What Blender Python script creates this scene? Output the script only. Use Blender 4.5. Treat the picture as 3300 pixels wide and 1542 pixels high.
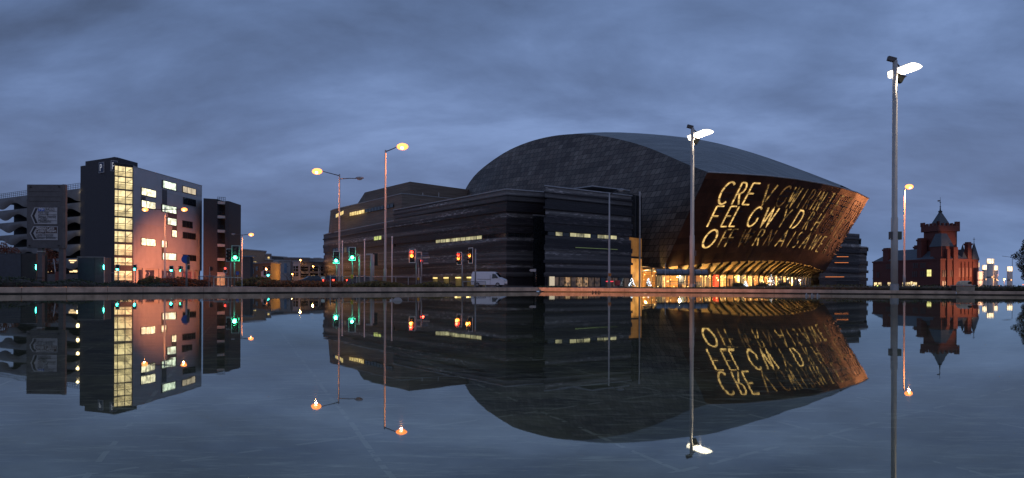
import bpy, bmesh, math, random
from mathutils import Vector, Matrix
R = math.radians
random.seed(7)
sc = bpy.context.scene
for o in list(bpy.data.objects): bpy.data.objects.remove(o)
COL = sc.collection

# ------------------------------------------------------------------ camera, sky, sun, exposure
F, CU, CV, RL, H = 2590.0, 1650.0, 921.5, .0034, .35        # focal length in photo pixels, principal point, roll, camera height
cam = bpy.data.cameras.new('camera'); cam_o = bpy.data.objects.new('camera', cam); COL.objects.link(cam_o)
cam.sensor_width = 36; cam.lens = 36*F/3300; cam.shift_y = (CV-771)/3300
cam.clip_start = .05; cam.clip_end = 4000
cam_o.matrix_world = Matrix.Translation((0, 0, H)) @ Matrix.Rotation(R(90), 4, 'X') @ Matrix.Rotation(math.atan(RL), 4, 'Z')
sc.camera = cam_o
sc.view_settings.view_transform = 'Standard'; sc.view_settings.look = 'None'
sc.view_settings.exposure = 0; sc.view_settings.gamma = 1
sc.cycles.use_denoising = True
try: sc.cycles.denoiser = 'OPENIMAGEDENOISE'
except Exception: pass
sc.cycles.max_bounces = 6; sc.cycles.diffuse_bounces = 2; sc.cycles.glossy_bounces = 4
sc.cycles.transparent_max_bounces = 16; sc.cycles.sample_clamp_indirect = 6
sc.cycles.caustics_reflective = False; sc.cycles.caustics_refractive = False

def build_world():
    w = bpy.data.worlds.new('World'); sc.world = w; w.use_nodes = True
    n = w.node_tree.nodes; l = w.node_tree.links; n.clear()
    def N(t, **k):
        x = n.new(t)
        for a, b in k.items(): setattr(x, a, b)
        return x
    def M(op, a, b=None):
        x = N('ShaderNodeMath', operation=op)
        for i, q in enumerate((a, b)):
            if q is None: continue
            if isinstance(q, (int, float)): x.inputs[i].default_value = q
            else: l.new(q, x.inputs[i])
        return x.outputs[0]
    out = N('ShaderNodeOutputWorld'); bg = N('ShaderNodeBackground'); bg.inputs['Strength'].default_value = .1
    sky = N('ShaderNodeTexSky', sky_type='NISHITA'); sky.sun_disc = False
    sky.sun_elevation = R(-2.0); sky.sun_rotation = R(180)
    tc = N('ShaderNodeTexCoord'); sp = N('ShaderNodeSeparateXYZ'); l.new(tc.outputs['Generated'], sp.inputs[0])
    z = M('MAXIMUM', sp.outputs[2], 0.0); den = M('ADD', z, .34)
    cx = M('DIVIDE', sp.outputs[0], den); cy = M('DIVIDE', sp.outputs[1], den)
    cb = N('ShaderNodeCombineXYZ'); l.new(cx, cb.inputs[0]); l.new(cy, cb.inputs[1])
    mp = N('ShaderNodeMapping'); l.new(cb.outputs[0], mp.inputs[0]); mp.inputs['Rotation'].default_value = (0, 0, R(28)); mp.inputs['Scale'].default_value = (.75, 1.25, 1)
    mp.inputs['Location'].default_value = (3.1, 1.7, 0)
    def noise(scale, det, rough, dist=0):
        x = N('ShaderNodeTexNoise'); x.inputs['Scale'].default_value = scale; x.inputs['Detail'].default_value = det
        x.inputs['Roughness'].default_value = rough; x.inputs['Distortion'].default_value = dist; l.new(mp.outputs[0], x.inputs['Vector']); return x.outputs['Fac']
    big = noise(.62, 5, .5, .5); fine = noise(2.0, 8, .58, .2)
    f = M('ADD', M('MULTIPLY', big, .54), M('MULTIPLY', fine, .46))
    rp = N('ShaderNodeValToRGB'); l.new(f, rp.inputs[0]); e = rp.color_ramp.elements
    rp.color_ramp.interpolation = 'B_SPLINE'
    e[0].position = .385; e[0].color = (.044, .072, .142, 1)
    e[1].position = .625; e[1].color = (.225, .34, .62, 1)
    k = rp.color_ramp.elements.new(.46); k.color = (.084, .138, .275, 1)
    k = rp.color_ramp.elements.new(.545); k.color = (.127, .205, .40, 1)
    # a veil of paler, greyer cloud low over the horizon
    hz = N('ShaderNodeMapRange'); l.new(sp.outputs[2], hz.inputs[0]); hz.inputs[1].default_value = 0; hz.inputs[2].default_value = .2; hz.inputs[3].default_value = .5; hz.inputs[4].default_value = 0
    m1 = N('ShaderNodeMix', data_type='RGBA'); l.new(hz.outputs[0], m1.inputs[0]); l.new(rp.outputs[0], m1.inputs[6]); m1.inputs[7].default_value = (.170, .240, .40, 1)
    sc10 = N('ShaderNodeVectorMath', operation='SCALE'); l.new(m1.outputs[2], sc10.inputs[0]); sc10.inputs['Scale'].default_value = 10
    # the sun has just gone down behind the camera: a warm brightness low on that side
    back = M('POWER', M('MAXIMUM', M('MULTIPLY', sp.outputs[1], -1.0), 0.0), 1.2); low = M('POWER', M('SUBTRACT', 1.0, M('MINIMUM', z, 1.0)), 2.5)
    gw = N('ShaderNodeVectorMath', operation='SCALE'); gw.inputs[0].default_value = (2.8, 2.1, 1.75); l.new(M('MULTIPLY', back, low), gw.inputs['Scale'])
    a2 = N('ShaderNodeVectorMath', operation='ADD'); l.new(sc10.outputs[0], a2.inputs[0]); l.new(gw.outputs[0], a2.inputs[1]); sc10 = a2
    ad = N('ShaderNodeVectorMath', operation='ADD'); l.new(sc10.outputs[0], ad.inputs[0]); l.new(sky.outputs[0], ad.inputs[1])
    l.new(ad.outputs[0], bg.inputs['Color']); l.new(bg.outputs[0], out.inputs[0])
build_world()
sun = bpy.data.lights.new('sun', 'SUN'); sun.energy = .03; sun.angle = R(20); sun.color = (1, .93, .85)
sun_o = bpy.data.objects.new('sun', sun); COL.objects.link(sun_o); sun_o.rotation_euler = (R(87), 0, 0)

# ------------------------------------------------------------------ photo pixel -> place in the world
def unr(u, v):
    du, dv = u-CU, v-CV
    return du+dv*RL, dv-du*RL
def V(u, v, Y):
    a, b = unr(u, v); return Vector((a/F*Y, Y, H-b/F*Y))
def VZ(u, v, z):
    a, b = unr(u, v); return V(u, v, (H-z)*F/b)
ZG = .16
def X(u, Y): return (u-CU)/F*Y
def G(u, Y, z=ZG): return Vector((X(u, Y), Y, z))
def ZV(v, Y, u=CU): return V(u, v, Y).z

# ------------------------------------------------------------------ materials
MATS = {}
def mat(name, col=(.5,.5,.5), rough=.6, metal=0, var=.25, scale=3., stretch=(1,1,1), bump=0, emit=None, es=0, evar=0, escale=1., spec=.4):
    if name in MATS: return MATS[name]
    m = bpy.data.materials.new(name); m.use_nodes = True; n = m.node_tree.nodes; l = m.node_tree.links
    b = n['Principled BSDF']; b.inputs['Roughness'].default_value = rough; b.inputs['Metallic'].default_value = metal; b.inputs['Specular IOR Level'].default_value = spec
    tc = n.new('ShaderNodeTexCoord'); mp = n.new('ShaderNodeMapping'); l.new(tc.outputs['Object'], mp.inputs[0]); mp.inputs['Scale'].default_value = stretch
    no = n.new('ShaderNodeTexNoise'); no.inputs['Scale'].default_value = scale; no.inputs['Detail'].default_value = 5; no.inputs['Roughness'].default_value = .6; l.new(mp.outputs[0], no.inputs['Vector'])
    rp = n.new('ShaderNodeValToRGB'); l.new(no.outputs['Fac'], rp.inputs[0])
    rp.color_ramp.elements[0].position = .3; rp.color_ramp.elements[1].position = .7
    rp.color_ramp.elements[0].color = tuple(c*(1-var) for c in col)+(1,); rp.color_ramp.elements[1].color = tuple(min(1, c*(1+var)) for c in col)+(1,)
    l.new(rp.outputs[0], b.inputs['Base Color'])
    if bump:
        bp = n.new('ShaderNodeBump'); bp.inputs['Strength'].default_value = bump; bp.inputs['Distance'].default_value = .05; l.new(no.outputs['Fac'], bp.inputs['Height']); l.new(bp.outputs[0], b.inputs['Normal'])
    if emit:
        b.inputs['Emission Color'].default_value = emit+(1,); b.inputs['Emission Strength'].default_value = es
        if evar:
            n2 = n.new('ShaderNodeTexNoise'); n2.inputs['Scale'].default_value = escale; n2.inputs['Detail'].default_value = 3; l.new(tc.outputs['Object'], n2.inputs['Vector'])
            mr = n.new('ShaderNodeMapRange'); l.new(n2.outputs['Fac'], mr.inputs[0]); mr.inputs[1].default_value = .35; mr.inputs[2].default_value = .65; mr.inputs[3].default_value = es*(1-evar); mr.inputs[4].default_value = es*(1+evar)
            l.new(mr.outputs[0], b.inputs['Emission Strength'])
    MATS[name] = m; return m

def m_slate():
    m = bpy.data.materials.new('stacked_slate'); m.use_nodes = True; n = m.node_tree.nodes; l = m.node_tree.links; b = n['Principled BSDF']
    b.inputs['Roughness'].default_value = .55
    tc = n.new('ShaderNodeTexCoord')
    mp = n.new('ShaderNodeMapping'); l.new(tc.outputs['Object'], mp.inputs[0]); mp.inputs['Scale'].default_value = (1.1, 1.1, 5.5)
    vo = n.new('ShaderNodeTexVoronoi'); vo.distance = 'CHEBYCHEV'; vo.inputs['Scale'].default_value = 1; l.new(mp.outputs[0], vo.inputs['Vector'])
    mz = n.new('ShaderNodeMapping'); l.new(tc.outputs['Object'], mz.inputs[0]); mz.inputs['Scale'].default_value = (.012, .012, .95)
    nz = n.new('ShaderNodeTexNoise'); nz.inputs['Scale'].default_value = 1; nz.inputs['Detail'].default_value = 2; l.new(mz.outputs[0], nz.inputs['Vector'])
    rp = n.new('ShaderNodeValToRGB'); l.new(nz.outputs['Fac'], rp.inputs[0]); e = rp.color_ramp.elements
    e[0].position = .40; e[0].color = (.024, .019, .023, 1); e[1].position = .70; e[1].color = (.27, .255, .25, 1)
    k = e.new(.50); k.color = (.034, .028, .031, 1)
    sx = n.new('ShaderNodeSeparateColor'); l.new(vo.outputs['Color'], sx.inputs[0])
    sp = n.new('ShaderNodeMath'); sp.operation = 'POWER'; l.new(sx.outputs[0], sp.inputs[0]); sp.inputs[1].default_value = 4
    ad = n.new('ShaderNodeMath'); ad.operation = 'MULTIPLY_ADD'; l.new(sp.outputs[0], ad.inputs[0]); ad.inputs[1].default_value = 1.8; ad.inputs[2].default_value = .72
    m2 = n.new('ShaderNodeMapping'); l.new(tc.outputs['Object'], m2.inputs[0]); m2.inputs['Scale'].default_value = (.03, .03, .55)
    n2 = n.new('ShaderNodeTexNoise'); n2.inputs['Scale'].default_value = 1; n2.inputs['Detail'].default_value = 3; l.new(m2.outputs[0], n2.inputs['Vector'])
    r2 = n.new('ShaderNodeMapRange'); l.new(n2.outputs['Fac'], r2.inputs[0]); r2.inputs[1].default_value = .48; r2.inputs[2].default_value = .66; r2.inputs[3].default_value = .25; r2.inputs[4].default_value = 3.2; l.new(r2.outputs[0], ad.inputs[1])
    mx = n.new('ShaderNodeVectorMath'); mx.operation = 'SCALE'; l.new(rp.outputs[0], mx.inputs[0]); l.new(ad.outputs[0], mx.inputs['Scale'])
    l.new(mx.outputs[0], b.inputs['Base Color'])
    bp = n.new('ShaderNodeBump'); bp.inputs['Strength'].default_value = .7; bp.inputs['Distance'].default_value = .12; l.new(sx.outputs[1], bp.inputs['Height']); l.new(bp.outputs[0], b.inputs['Normal'])
    return m
def m_panels(name, c1, c2, mortar, bw, bh, rough, metal, uv='UVMap', mort=.012, var=.5):
    m = bpy.data.materials.new(name); m.use_nodes = True; n = m.node_tree.nodes; l = m.node_tree.links; b = n['Principled BSDF']
    b.inputs['Metallic'].default_value = metal
    u = n.new('ShaderNodeUVMap'); u.uv_map = uv
    br = n.new('ShaderNodeTexBrick'); l.new(u.outputs[0], br.inputs['Vector']); br.inputs['Scale'].default_value = 1
    br.inputs['Color1'].default_value = c1+(1,); br.inputs['Color2'].default_value = c2+(1,); br.inputs['Mortar'].default_value = mortar+(1,)
    br.inputs['Brick Width'].default_value = bw; br.inputs['Row Height'].default_value = bh; br.inputs['Mortar Size'].default_value = mort; br.inputs['Mortar Smooth'].default_value = .2; br.inputs['Bias'].default_value = -.15
    no = n.new('ShaderNodeTexNoise'); no.inputs['Scale'].default_value = .22; no.inputs['Detail'].default_value = 6; no.inputs['Roughness'].default_value = .65; l.new(u.outputs[0], no.inputs['Vector'])
    mr = n.new('ShaderNodeMapRange'); l.new(no.outputs['Fac'], mr.inputs[0]); mr.inputs[1].default_value = .3; mr.inputs[2].default_value = .7; mr.inputs[3].default_value = 1-var; mr.inputs[4].default_value = 1+var
    sc_ = n.new('ShaderNodeVectorMath'); sc_.operation = 'SCALE'; l.new(br.outputs['Color'], sc_.inputs[0]); l.new(mr.outputs[0], sc_.inputs['Scale'])
    l.new(sc_.outputs[0], b.inputs['Base Color'])
    b2 = n.new('ShaderNodeTexBrick'); l.new(u.outputs[0], b2.inputs['Vector']); b2.inputs['Scale'].default_value = 1; b2.offset = .37; b2.inputs['Mortar Size'].default_value = 0
    b2.inputs['Brick Width'].default_value = bw*3; b2.inputs['Row Height'].default_value = bh; b2.inputs['Color1'].default_value = (.72, .70, .70, 1); b2.inputs['Color2'].default_value = (1.3, 1.28, 1.25, 1)
    m3 = n.new('ShaderNodeVectorMath'); m3.operation = 'MULTIPLY'; l.new(sc_.outputs[0], m3.inputs[0]); l.new(b2.outputs['Color'], m3.inputs[1]); l.new(m3.outputs[0], b.inputs['Base Color'])
    r2 = n.new('ShaderNodeMapRange'); l.new(no.outputs['Fac'], r2.inputs[0]); r2.inputs[3].default_value = rough-.12; r2.inputs[4].default_value = rough+.12; l.new(r2.outputs[0], b.inputs['Roughness'])
    bp = n.new('ShaderNodeBump'); bp.inputs['Strength'].default_value = .5; bp.inputs['Distance'].default_value = .04; bp.invert = True; l.new(br.outputs['Fac'], bp.inputs['Height']); l.new(bp.outputs[0], b.inputs['Normal'])
    return m
def m_glass(name, tint=(.9,.93,.9), gloss=(1,1,1), ior=1.45, rough=.02):
    m = bpy.data.materials.new(name); m.use_nodes = True; n = m.node_tree.nodes; l = m.node_tree.links; n.clear()
    o = n.new('ShaderNodeOutputMaterial'); mx = n.new('ShaderNodeMixShader'); t = n.new('ShaderNodeBsdfTransparent'); g = n.new('ShaderNodeBsdfGlossy')
    lw = n.new('ShaderNodeLayerWeight'); lw.inputs[0].default_value = .5; pw = n.new('ShaderNodeMath'); pw.operation = 'POWER'; l.new(lw.outputs['Facing'], pw.inputs[0]); pw.inputs[1].default_value = 5
    f0 = ((ior-1)/(ior+1))**2; fr = n.new('ShaderNodeMath'); fr.operation = 'MULTIPLY_ADD'; l.new(pw.outputs[0], fr.inputs[0]); fr.inputs[1].default_value = 1-f0; fr.inputs[2].default_value = f0; t.inputs[0].default_value = tint+(1,); g.inputs['Roughness'].default_value = rough; g.inputs['Color'].default_value = gloss+(1,)
    l.new(fr.outputs[0], mx.inputs[0]); l.new(t.outputs[0], mx.inputs[1]); l.new(g.outputs[0], mx.inputs[2]); l.new(mx.outputs[0], o.inputs[0])
    return m, g, fr, n, l
def m_water():
    m, g, fr, n, l = m_glass('still_water', (.86, .86, .76), (.80, .84, .80), ior=1.34, rough=.013)
    tc = n.new('ShaderNodeTexCoord'); mp = n.new('ShaderNodeMapping'); l.new(tc.outputs['Object'], mp.inputs[0]); mp.inputs['Scale'].default_value = (.5, 1.1, 1)
    a = n.new('ShaderNodeTexNoise'); a.inputs['Scale'].default_value = 1.1; a.inputs['Detail'].default_value = 3; l.new(mp.outputs[0], a.inputs['Vector'])
    bp = n.new('ShaderNodeBump'); bp.inputs['Strength'].default_value = .05; bp.inputs['Distance'].default_value = .012; l.new(a.outputs['Fac'], bp.inputs['Height'])
    l.new(bp.outputs[0], g.inputs['Normal'])
    return m
def m_pool_floor():
    m = bpy.data.materials.new('pool_concrete'); m.use_nodes = True; n = m.node_tree.nodes; l = m.node_tree.links; b = n['Principled BSDF']; b.inputs['Roughness'].default_value = .9
    tc = n.new('ShaderNodeTexCoord'); sp = n.new('ShaderNodeSeparateXYZ'); l.new(tc.outputs['Object'], sp.inputs[0])
    wob = n.new('ShaderNodeTexNoise'); wob.inputs['Scale'].default_value = 2.5; l.new(tc.outputs['Object'], wob.inputs['Vector'])
    def M(op, a, b_=None, c=None):
        x = n.new('ShaderNodeMath'); x.operation = op
        for i, q in enumerate((a, b_, c)):
            if q is None: continue
            if isinstance(q, (int, float)): x.inputs[i].default_value = q
            else: l.new(q, x.inputs[i])
        return x.outputs[0]
    def line(nx, ny, off, s, wd):
        d = M('ADD', M('MULTIPLY', sp.outputs[0], nx), M('MULTIPLY', sp.outputs[1], ny))
        d = M('ADD', d, M('MULTIPLY', wob.outputs['Fac'], .02))
        fr_ = M('FRACT', M('DIVIDE', M('ADD', d, off), s)); ab = M('ABSOLUTE', M('SUBTRACT', fr_, .5))
        return M('LESS_THAN', M('MULTIPLY', ab, s), wd)
    # joints of the concrete slabs: two families of straight lines
    la = line(.949, .316, .0, .68, .008); lb = line(-.665, .747, .15, .90, .009)
    ln = M('MAXIMUM', la, lb)
    br = n.new('ShaderNodeTexNoise'); br.inputs['Scale'].default_value = 9; br.inputs['Detail'].default_value = 4; l.new(tc.outputs['Object'], br.inputs['Vector'])
    ln = M('MULTIPLY', ln, M('MULTIPLY', M('GREATER_THAN', br.outputs['Fac'], .49), .33))
    st = n.new('ShaderNodeTexNoise'); st.inputs['Scale'].default_value = 1.4; st.inputs['Detail'].default_value = 8; st.inputs['Roughness'].default_value = .7; l.new(tc.outputs['Object'], st.inputs['Vector'])
    rp = n.new('ShaderNodeValToRGB'); l.new(st.outputs['Fac'], rp.inputs[0]); e = rp.color_ramp.elements
    e[0].position = .38; e[0].color = (.028, .021, .008, 1); e[1].position = .64; e[1].color = (.21, .175, .085, 1)
    m5 = n.new('ShaderNodeMapping'); l.new(tc.outputs['Object'], m5.inputs[0]); m5.inputs['Rotation'].default_value = (0, 0, R(35)); m5.inputs['Scale'].default_value = (1.6, 6.5, 1)
    sc5 = n.new('ShaderNodeTexNoise'); sc5.inputs['Scale'].default_value = 3.2; sc5.inputs['Detail'].default_value = 10; sc5.inputs['Roughness'].default_value = .72; l.new(m5.outputs[0], sc5.inputs['Vector'])
    r5 = n.new('ShaderNodeMapRange'); l.new(sc5.outputs['Fac'], r5.inputs[0]); r5.inputs[1].default_value = .52; r5.inputs[2].default_value = .76; r5.inputs[3].default_value = 0; r5.inputs[4].default_value = .7
    ln = M('MAXIMUM', ln, r5.outputs[0])
    mx = n.new('ShaderNodeMix'); mx.data_type = 'RGBA'; l.new(ln, mx.inputs[0]); l.new(rp.outputs[0], mx.inputs[6]); mx.inputs[7].default_value = (.80, .73, .54, 1)
    l.new(mx.outputs[2], b.inputs['Base Color'])
    return m

SLATE = m_slate()
SHELL = m_panels('bronzed_steel_panels', (.095,.075,.064), (.165,.140,.120), (.012,.010,.009), 1.0, 1.22, .5, .2, var=.22, mort=.055)
ROOFM = m_panels('steel_roof_panels', (.165,.165,.155), (.215,.212,.20), (.11,.112,.108), 1.6, .55, .5, .35, mort=.02, var=.18)
COPPER = m_panels('copper_steel_panels', (.085,.032,.018), (.120,.046,.025), (.03,.013,.009), 1.5, 1.5, .56, .15, mort=.02, var=.35)
TIMBER = mat('timber_boards', (.17,.135,.11), .7, var=.35, scale=1.2, stretch=(.15,.15,4))
GLASS = m_glass('clear_glass')[0]
DGLASS = mat('dark_glass', (.018,.022,.026), .08, var=.2, spec=.7)
CONC = mat('coping_concrete', (.60,.43,.32), .75, var=.35, scale=2.2, bump=.3)
CONCD = mat('concrete_grey', (.28,.27,.26), .8, var=.25, scale=1.5)
ASPH = mat('asphalt', (.05,.05,.052), .85, var=.3, scale=3, bump=.2)
PAVE = mat('paving', (.10,.09,.08), .8, var=.25, scale=1.5)
BRICKD = mat('dark_brick', (.050,.048,.056), .75, var=.35, scale=3.5, stretch=(1,1,4))
CLAD = mat('metal_cladding', (.46,.455,.47), .45, metal=.15, var=.06, scale=.6)
CLADL = mat('pale_panel', (.46,.44,.43), .5, var=.08)
BLACK = mat('black_metal', (.018,.018,.02), .45, var=.3)
STEEL = mat('galvanised_steel', (.34,.34,.35), .45, metal=.4, var=.2, scale=2)
POLEW = mat('painted_pole', (.45,.42,.40), .45, var=.12, scale=1.5)
DKGREY = mat('dark_grey_paint', (.095,.09,.095), .6, var=.2)
WHITE = mat('white_paint', (.75,.75,.76), .4, var=.06)
MESHW = mat('pale_mesh_fabric', (.16,.155,.16), .6, var=.2, scale=.4)
RED = mat('red_brick_terracotta', (.15,.046,.037), .75, var=.3, scale=2.5, stretch=(1,1,3), bump=.2)
ROOFS = mat('slate_tile_roof', (.095,.105,.12), .6, var=.3, scale=2, stretch=(1,1,4), bump=.3)
WARM = mat('warm_stair_light', (.7,.6,.4), .6, emit=(1,.78,.36), es=1.05, evar=.45, escale=.9)
GREENW = mat('fluorescent_office_light', (.6,.7,.6), .6, emit=(.86,1,.72), es=1.15, evar=.6, escale=1.1)
DIMW = mat('dim_window_light', (.5,.45,.35), .5, emit=(1,.80,.50), es=.55, evar=.3, escale=1.2)
YELW = mat('yellow_window_light', (.6,.5,.3), .5, emit=(1,.72,.25), es=.95, evar=.4, escale=1.1)
STRIPW = mat('office_strip_light', (.3,.28,.2), .35, emit=(.88,.80,.42), es=.42, evar=.75, escale=.45)
SODIUM = mat('sodium_lamp_glass', (1,.6,.3), .3, emit=(1,.25,.05), es=3.8)
SODIUMS = mat('small_sodium_glass', (1,.6,.3), .3, emit=(1,.22,.04), es=3)
LAMPW = mat('white_lamp_glass', (1,1,1), .3, emit=(1,.88,.70), es=3.2)
GLOBE = mat('warm_globe_glass', (1,.9,.7), .3, emit=(1,.56,.20), es=2.6)
LG = mat('green_signal_glass', (.0,.5,.3), .3, emit=(.05,1,.34), es=26)
LC = mat('cyan_signal_glass', (.0,.5,.4), .3, emit=(.05,1,.74), es=28)
LR = mat('red_signal_glass', (.5,.03,.02), .3, emit=(1,.045,.025), es=7)
LA = mat('amber_signal_glass', (.6,.2,.02), .3, emit=(1,.23,.03), es=8)
LENSD = mat('unlit_lens', (.03,.025,.025), .25)
LEAFD = mat('dark_leaf', (.050,.064,.024), .6, var=.5, scale=2.5)
LEAFO = mat('autumn_leaf', (.27,.095,.035), .6, var=.5, scale=2.5)
LEAFY = mat('ochre_leaf', (.15,.115,.030), .6, var=.45, scale=2.5)
BARK = mat('bark', (.06,.048,.038), .9, var=.3, scale=6)
BRICKB = mat('buff_brick', (.38,.26,.18), .8, var=.25, scale=2, stretch=(1,1,3))
BRICKY = mat('yellow_brick', (.46,.35,.17), .8, var=.2, scale=2, stretch=(1,1,3))
BRICKP = mat('brown_render', (.30,.21,.18), .75, var=.15, scale=1)
GREYR = mat('grey_render', (.42,.41,.41), .75, var=.12, scale=1)
BLUE = mat('sign_blue', (.02,.09,.38), .5)
BROWN = mat('sign_brown', (.055,.028,.022), .5)

# ------------------------------------------------------------------ mesh helpers
ORG = {}
class MB:
    def __init__(s): s.v, s.f, s.uv = [], [], None
    def add(s, vs, fs):
        b = len(s.v); s.v += [Vector(p) for p in vs]; s.f += [tuple(b+i for i in q) for q in fs]; return s
    def quad(s, a, b, c, d): return s.add([a, b, c, d], [(0,1,2,3)])
    def box(s, c, d, rz=0, rx=0, ry=0):
        m = Matrix.Translation(c) @ Matrix.Rotation(rz, 4, 'Z') @ Matrix.Rotation(ry, 4, 'Y') @ Matrix.Rotation(rx, 4, 'X')
        x, y, z = d[0]/2, d[1]/2, d[2]/2
        return s.add([m @ Vector(p) for p in ((-x,-y,-z),(x,-y,-z),(x,y,-z),(-x,y,-z),(-x,-y,z),(x,-y,z),(x,y,z),(-x,y,z))],
                     [(3,2,1,0),(4,5,6,7),(0,1,5,4),(1,2,6,5),(2,3,7,6),(3,0,4,7)])
    def beam(s, a, b, w, d=None):                      # square bar between two points
        a, b = Vector(a), Vector(b); return s.tube([a, b], [w*.7071]*2, 4) if d is None else s.tube([a, b], [w*.7071, d*.7071], 4)
    def tube(s, pts, rad, n=10, cap=True):
        pts = [Vector(p) for p in pts]; vs = []; k = len(pts)
        for i, p in enumerate(pts):
            t = (pts[min(i+1, k-1)]-pts[max(i-1, 0)]).normalized()
            a = Vector((0,0,1)) if abs(t.z) < .9 else Vector((1,0,0))
            x = t.cross(a).normalized(); y = t.cross(x).normalized()
            for j in range(n):
                th = 2*math.pi*(j+.5)/n; vs.append(p+(x*math.cos(th)+y*math.sin(th))*rad[i])
        fs = [(i*n+j, i*n+(j+1)%n, (i+1)*n+(j+1)%n, (i+1)*n+j) for i in range(k-1) for j in range(n)]
        if cap: fs += [tuple(range(n))[::-1], tuple((k-1)*n+j for j in range(n))]
        return s.add(vs, fs)
    def lathe(s, c, prof, n=16):                       # prof: list of (r, z)
        c = Vector(c); vs = [c+Vector((r*math.cos(2*math.pi*j/n), r*math.sin(2*math.pi*j/n), z)) for r, z in prof for j in range(n)]
        fs = [(i*n+j, i*n+(j+1)%n, (i+1)*n+(j+1)%n, (i+1)*n+j) for i in range(len(prof)-1) for j in range(n)]
        fs += [tuple(range(n))[::-1], tuple((len(prof)-1)*n+j for j in range(n))]
        return s.add(vs, fs)
    def ball(s, c, r, n=10, m=6):
        rr = r if isinstance(r, (tuple, list)) else (r, r, r); c = Vector(c); vs = []; 
        for i in range(m+1):
            ph = math.pi*(i/m)*.98+.01*math.pi
            for j in range(n): th = 2*math.pi*j/n; vs.append(c+Vector((rr[0]*math.sin(ph)*math.cos(th), rr[1]*math.sin(ph)*math.sin(th), rr[2]*math.cos(ph))))
        fs = [(i*n+j, (i+1)*n+j, (i+1)*n+(j+1)%n, i*n+(j+1)%n) for i in range(m) for j in range(n)]
        fs += [tuple(range(n)), tuple(m*n+j for j in range(n))[::-1]]
        return s.add(vs, fs)
    def prism(s, poly, z0, z1):
        n = len(poly); zz = (lambda z: z if isinstance(z, (list, tuple)) else [z]*n)
        a, b = zz(z0), zz(z1)
        vs = [(p[0], p[1], a[i]) for i, p in enumerate(poly)]+[(p[0], p[1], b[i]) for i, p in enumerate(poly)]
        return s.add(vs, [tuple(range(n))[::-1], tuple(range(n, 2*n))]+[(i, (i+1)%n, n+(i+1)%n, n+i) for i in range(n)])
    def extrude(s, pts, d):                            # flat outline (3D points) pulled along vector d
        n = len(pts); d = Vector(d); pts = [Vector(p) for p in pts]
        return s.add(pts+[p+d for p in pts], [tuple(range(n))[::-1], tuple(range(n, 2*n))]+[(i, (i+1)%n, n+(i+1)%n, n+i) for i in range(n)])
    def grid(s, rows, uv=None):                        # rows of points; optional rows of uv
        k = len(rows[0]); b = len(s.v)
        s.v += [Vector(p) for r in rows for p in r]
        if uv is not None:
            s.uv = s.uv or {}
            for i, r in enumerate(uv):
                for j, q in enumerate(r): s.uv[b+i*k+j] = q
        s.f += [(b+i*k+j, b+i*k+j+1, b+(i+1)*k+j+1, b+(i+1)*k+j) for i in range(len(rows)-1) for j in range(k-1)]
        return s
    def leaves(s, c, r, n, size, shell=.55, flat=False):   # leaf-sized faces through an ellipsoid
        c = Vector(c)
        for _ in range(n):
            d = Vector((random.gauss(0,1), random.gauss(0,1), random.gauss(0,1))).normalized()*(shell+(1-shell)*random.random()**.6)
            p = c+Vector((d.x*r[0], d.y*r[1], d.z*r[2]))
            a = Vector((random.gauss(0,1), random.gauss(0,1), random.gauss(0,.7))).normalized(); b = a.cross(Vector((random.gauss(0,1), random.gauss(0,1), random.gauss(0,1)))).normalized()
            q = size*random.uniform(.6, 1.3); s.quad(p-a*q, p+b*q*.5, p+a*q, p-b*q*.5)
        return s
    def build(s, name, m, parent=None, smooth=False, recalc=True, bevel=0):
        me = bpy.data.meshes.new(name); org = ORG.get(parent.name, Vector()) if parent else getattr(s, 'org', Vector())
        me.from_pydata([p-org for p in s.v], [], s.f)
        if s.uv:
            ul = me.uv_layers.new(name='UVMap')
            for lp in me.loops: ul.data[lp.index].uv = s.uv.get(lp.vertex_index, (0, 0))
        if recalc:
            bm = bmesh.new(); bm.from_mesh(me); bmesh.ops.recalc_face_normals(bm, faces=bm.faces)
            if bevel:
                es = [e for e in bm.edges if len(e.link_faces) == 2 and e.calc_face_angle(0) > .6]
                bmesh.ops.bevel(bm, geom=es, offset=bevel, segments=2, affect='EDGES', profile=.6)
            bm.to_mesh(me); bm.free()
        if smooth:
            for p in me.polygons: p.use_smooth = True
        me.materials.append(m)
        o = bpy.data.objects.new(name, me); COL.objects.link(o)
        if parent: o.parent = parent
        else: o.location = org
        ORG[o.name] = org; return o
def at(mb, p): mb.org = Vector(p); return mb
def tag(o, label, cat, group=None, kind=None):
    if label: o['label'] = label
    if cat: o['category'] = cat
    if group: o['group'] = group
    if kind: o['kind'] = kind
    return o
def thing(name, label, cat, loc, group=None):
    o = bpy.data.objects.new(name, None); COL.objects.link(o); o.location = loc; ORG[o.name] = Vector(loc)
    o.empty_display_size = .3
    return tag(o, label, cat, group)
def structure(name, mb, m, **k):
    o = mb.build(name, m, **k); o['kind'] = 'structure'; return o
def copy_tree(o, parent=None):
    c = o.copy(); COL.objects.link(c); c.parent = parent; ORG[c.name] = ORG.get(o.name, Vector())
    for ch in o.children: copy_tree(ch, c)
    return c
def light(parent, p, energy, col, kind='POINT', rad=.15, target=None, size=160, blend=.4, name='bulb'):
    L = bpy.data.lights.new(name, kind); L.energy = energy; L.color = col; L.shadow_soft_size = rad
    if kind == 'SPOT': L.spot_size = R(size); L.spot_blend = blend
    o = bpy.data.objects.new(name, L); COL.objects.link(o); o.parent = parent
    o.location = Vector(p)-ORG.get(parent.name, Vector())
    if target is not None: o.rotation_euler = (Vector(target)-Vector(p)).to_track_quat('-Z', 'Y').to_euler()
    return o
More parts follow.
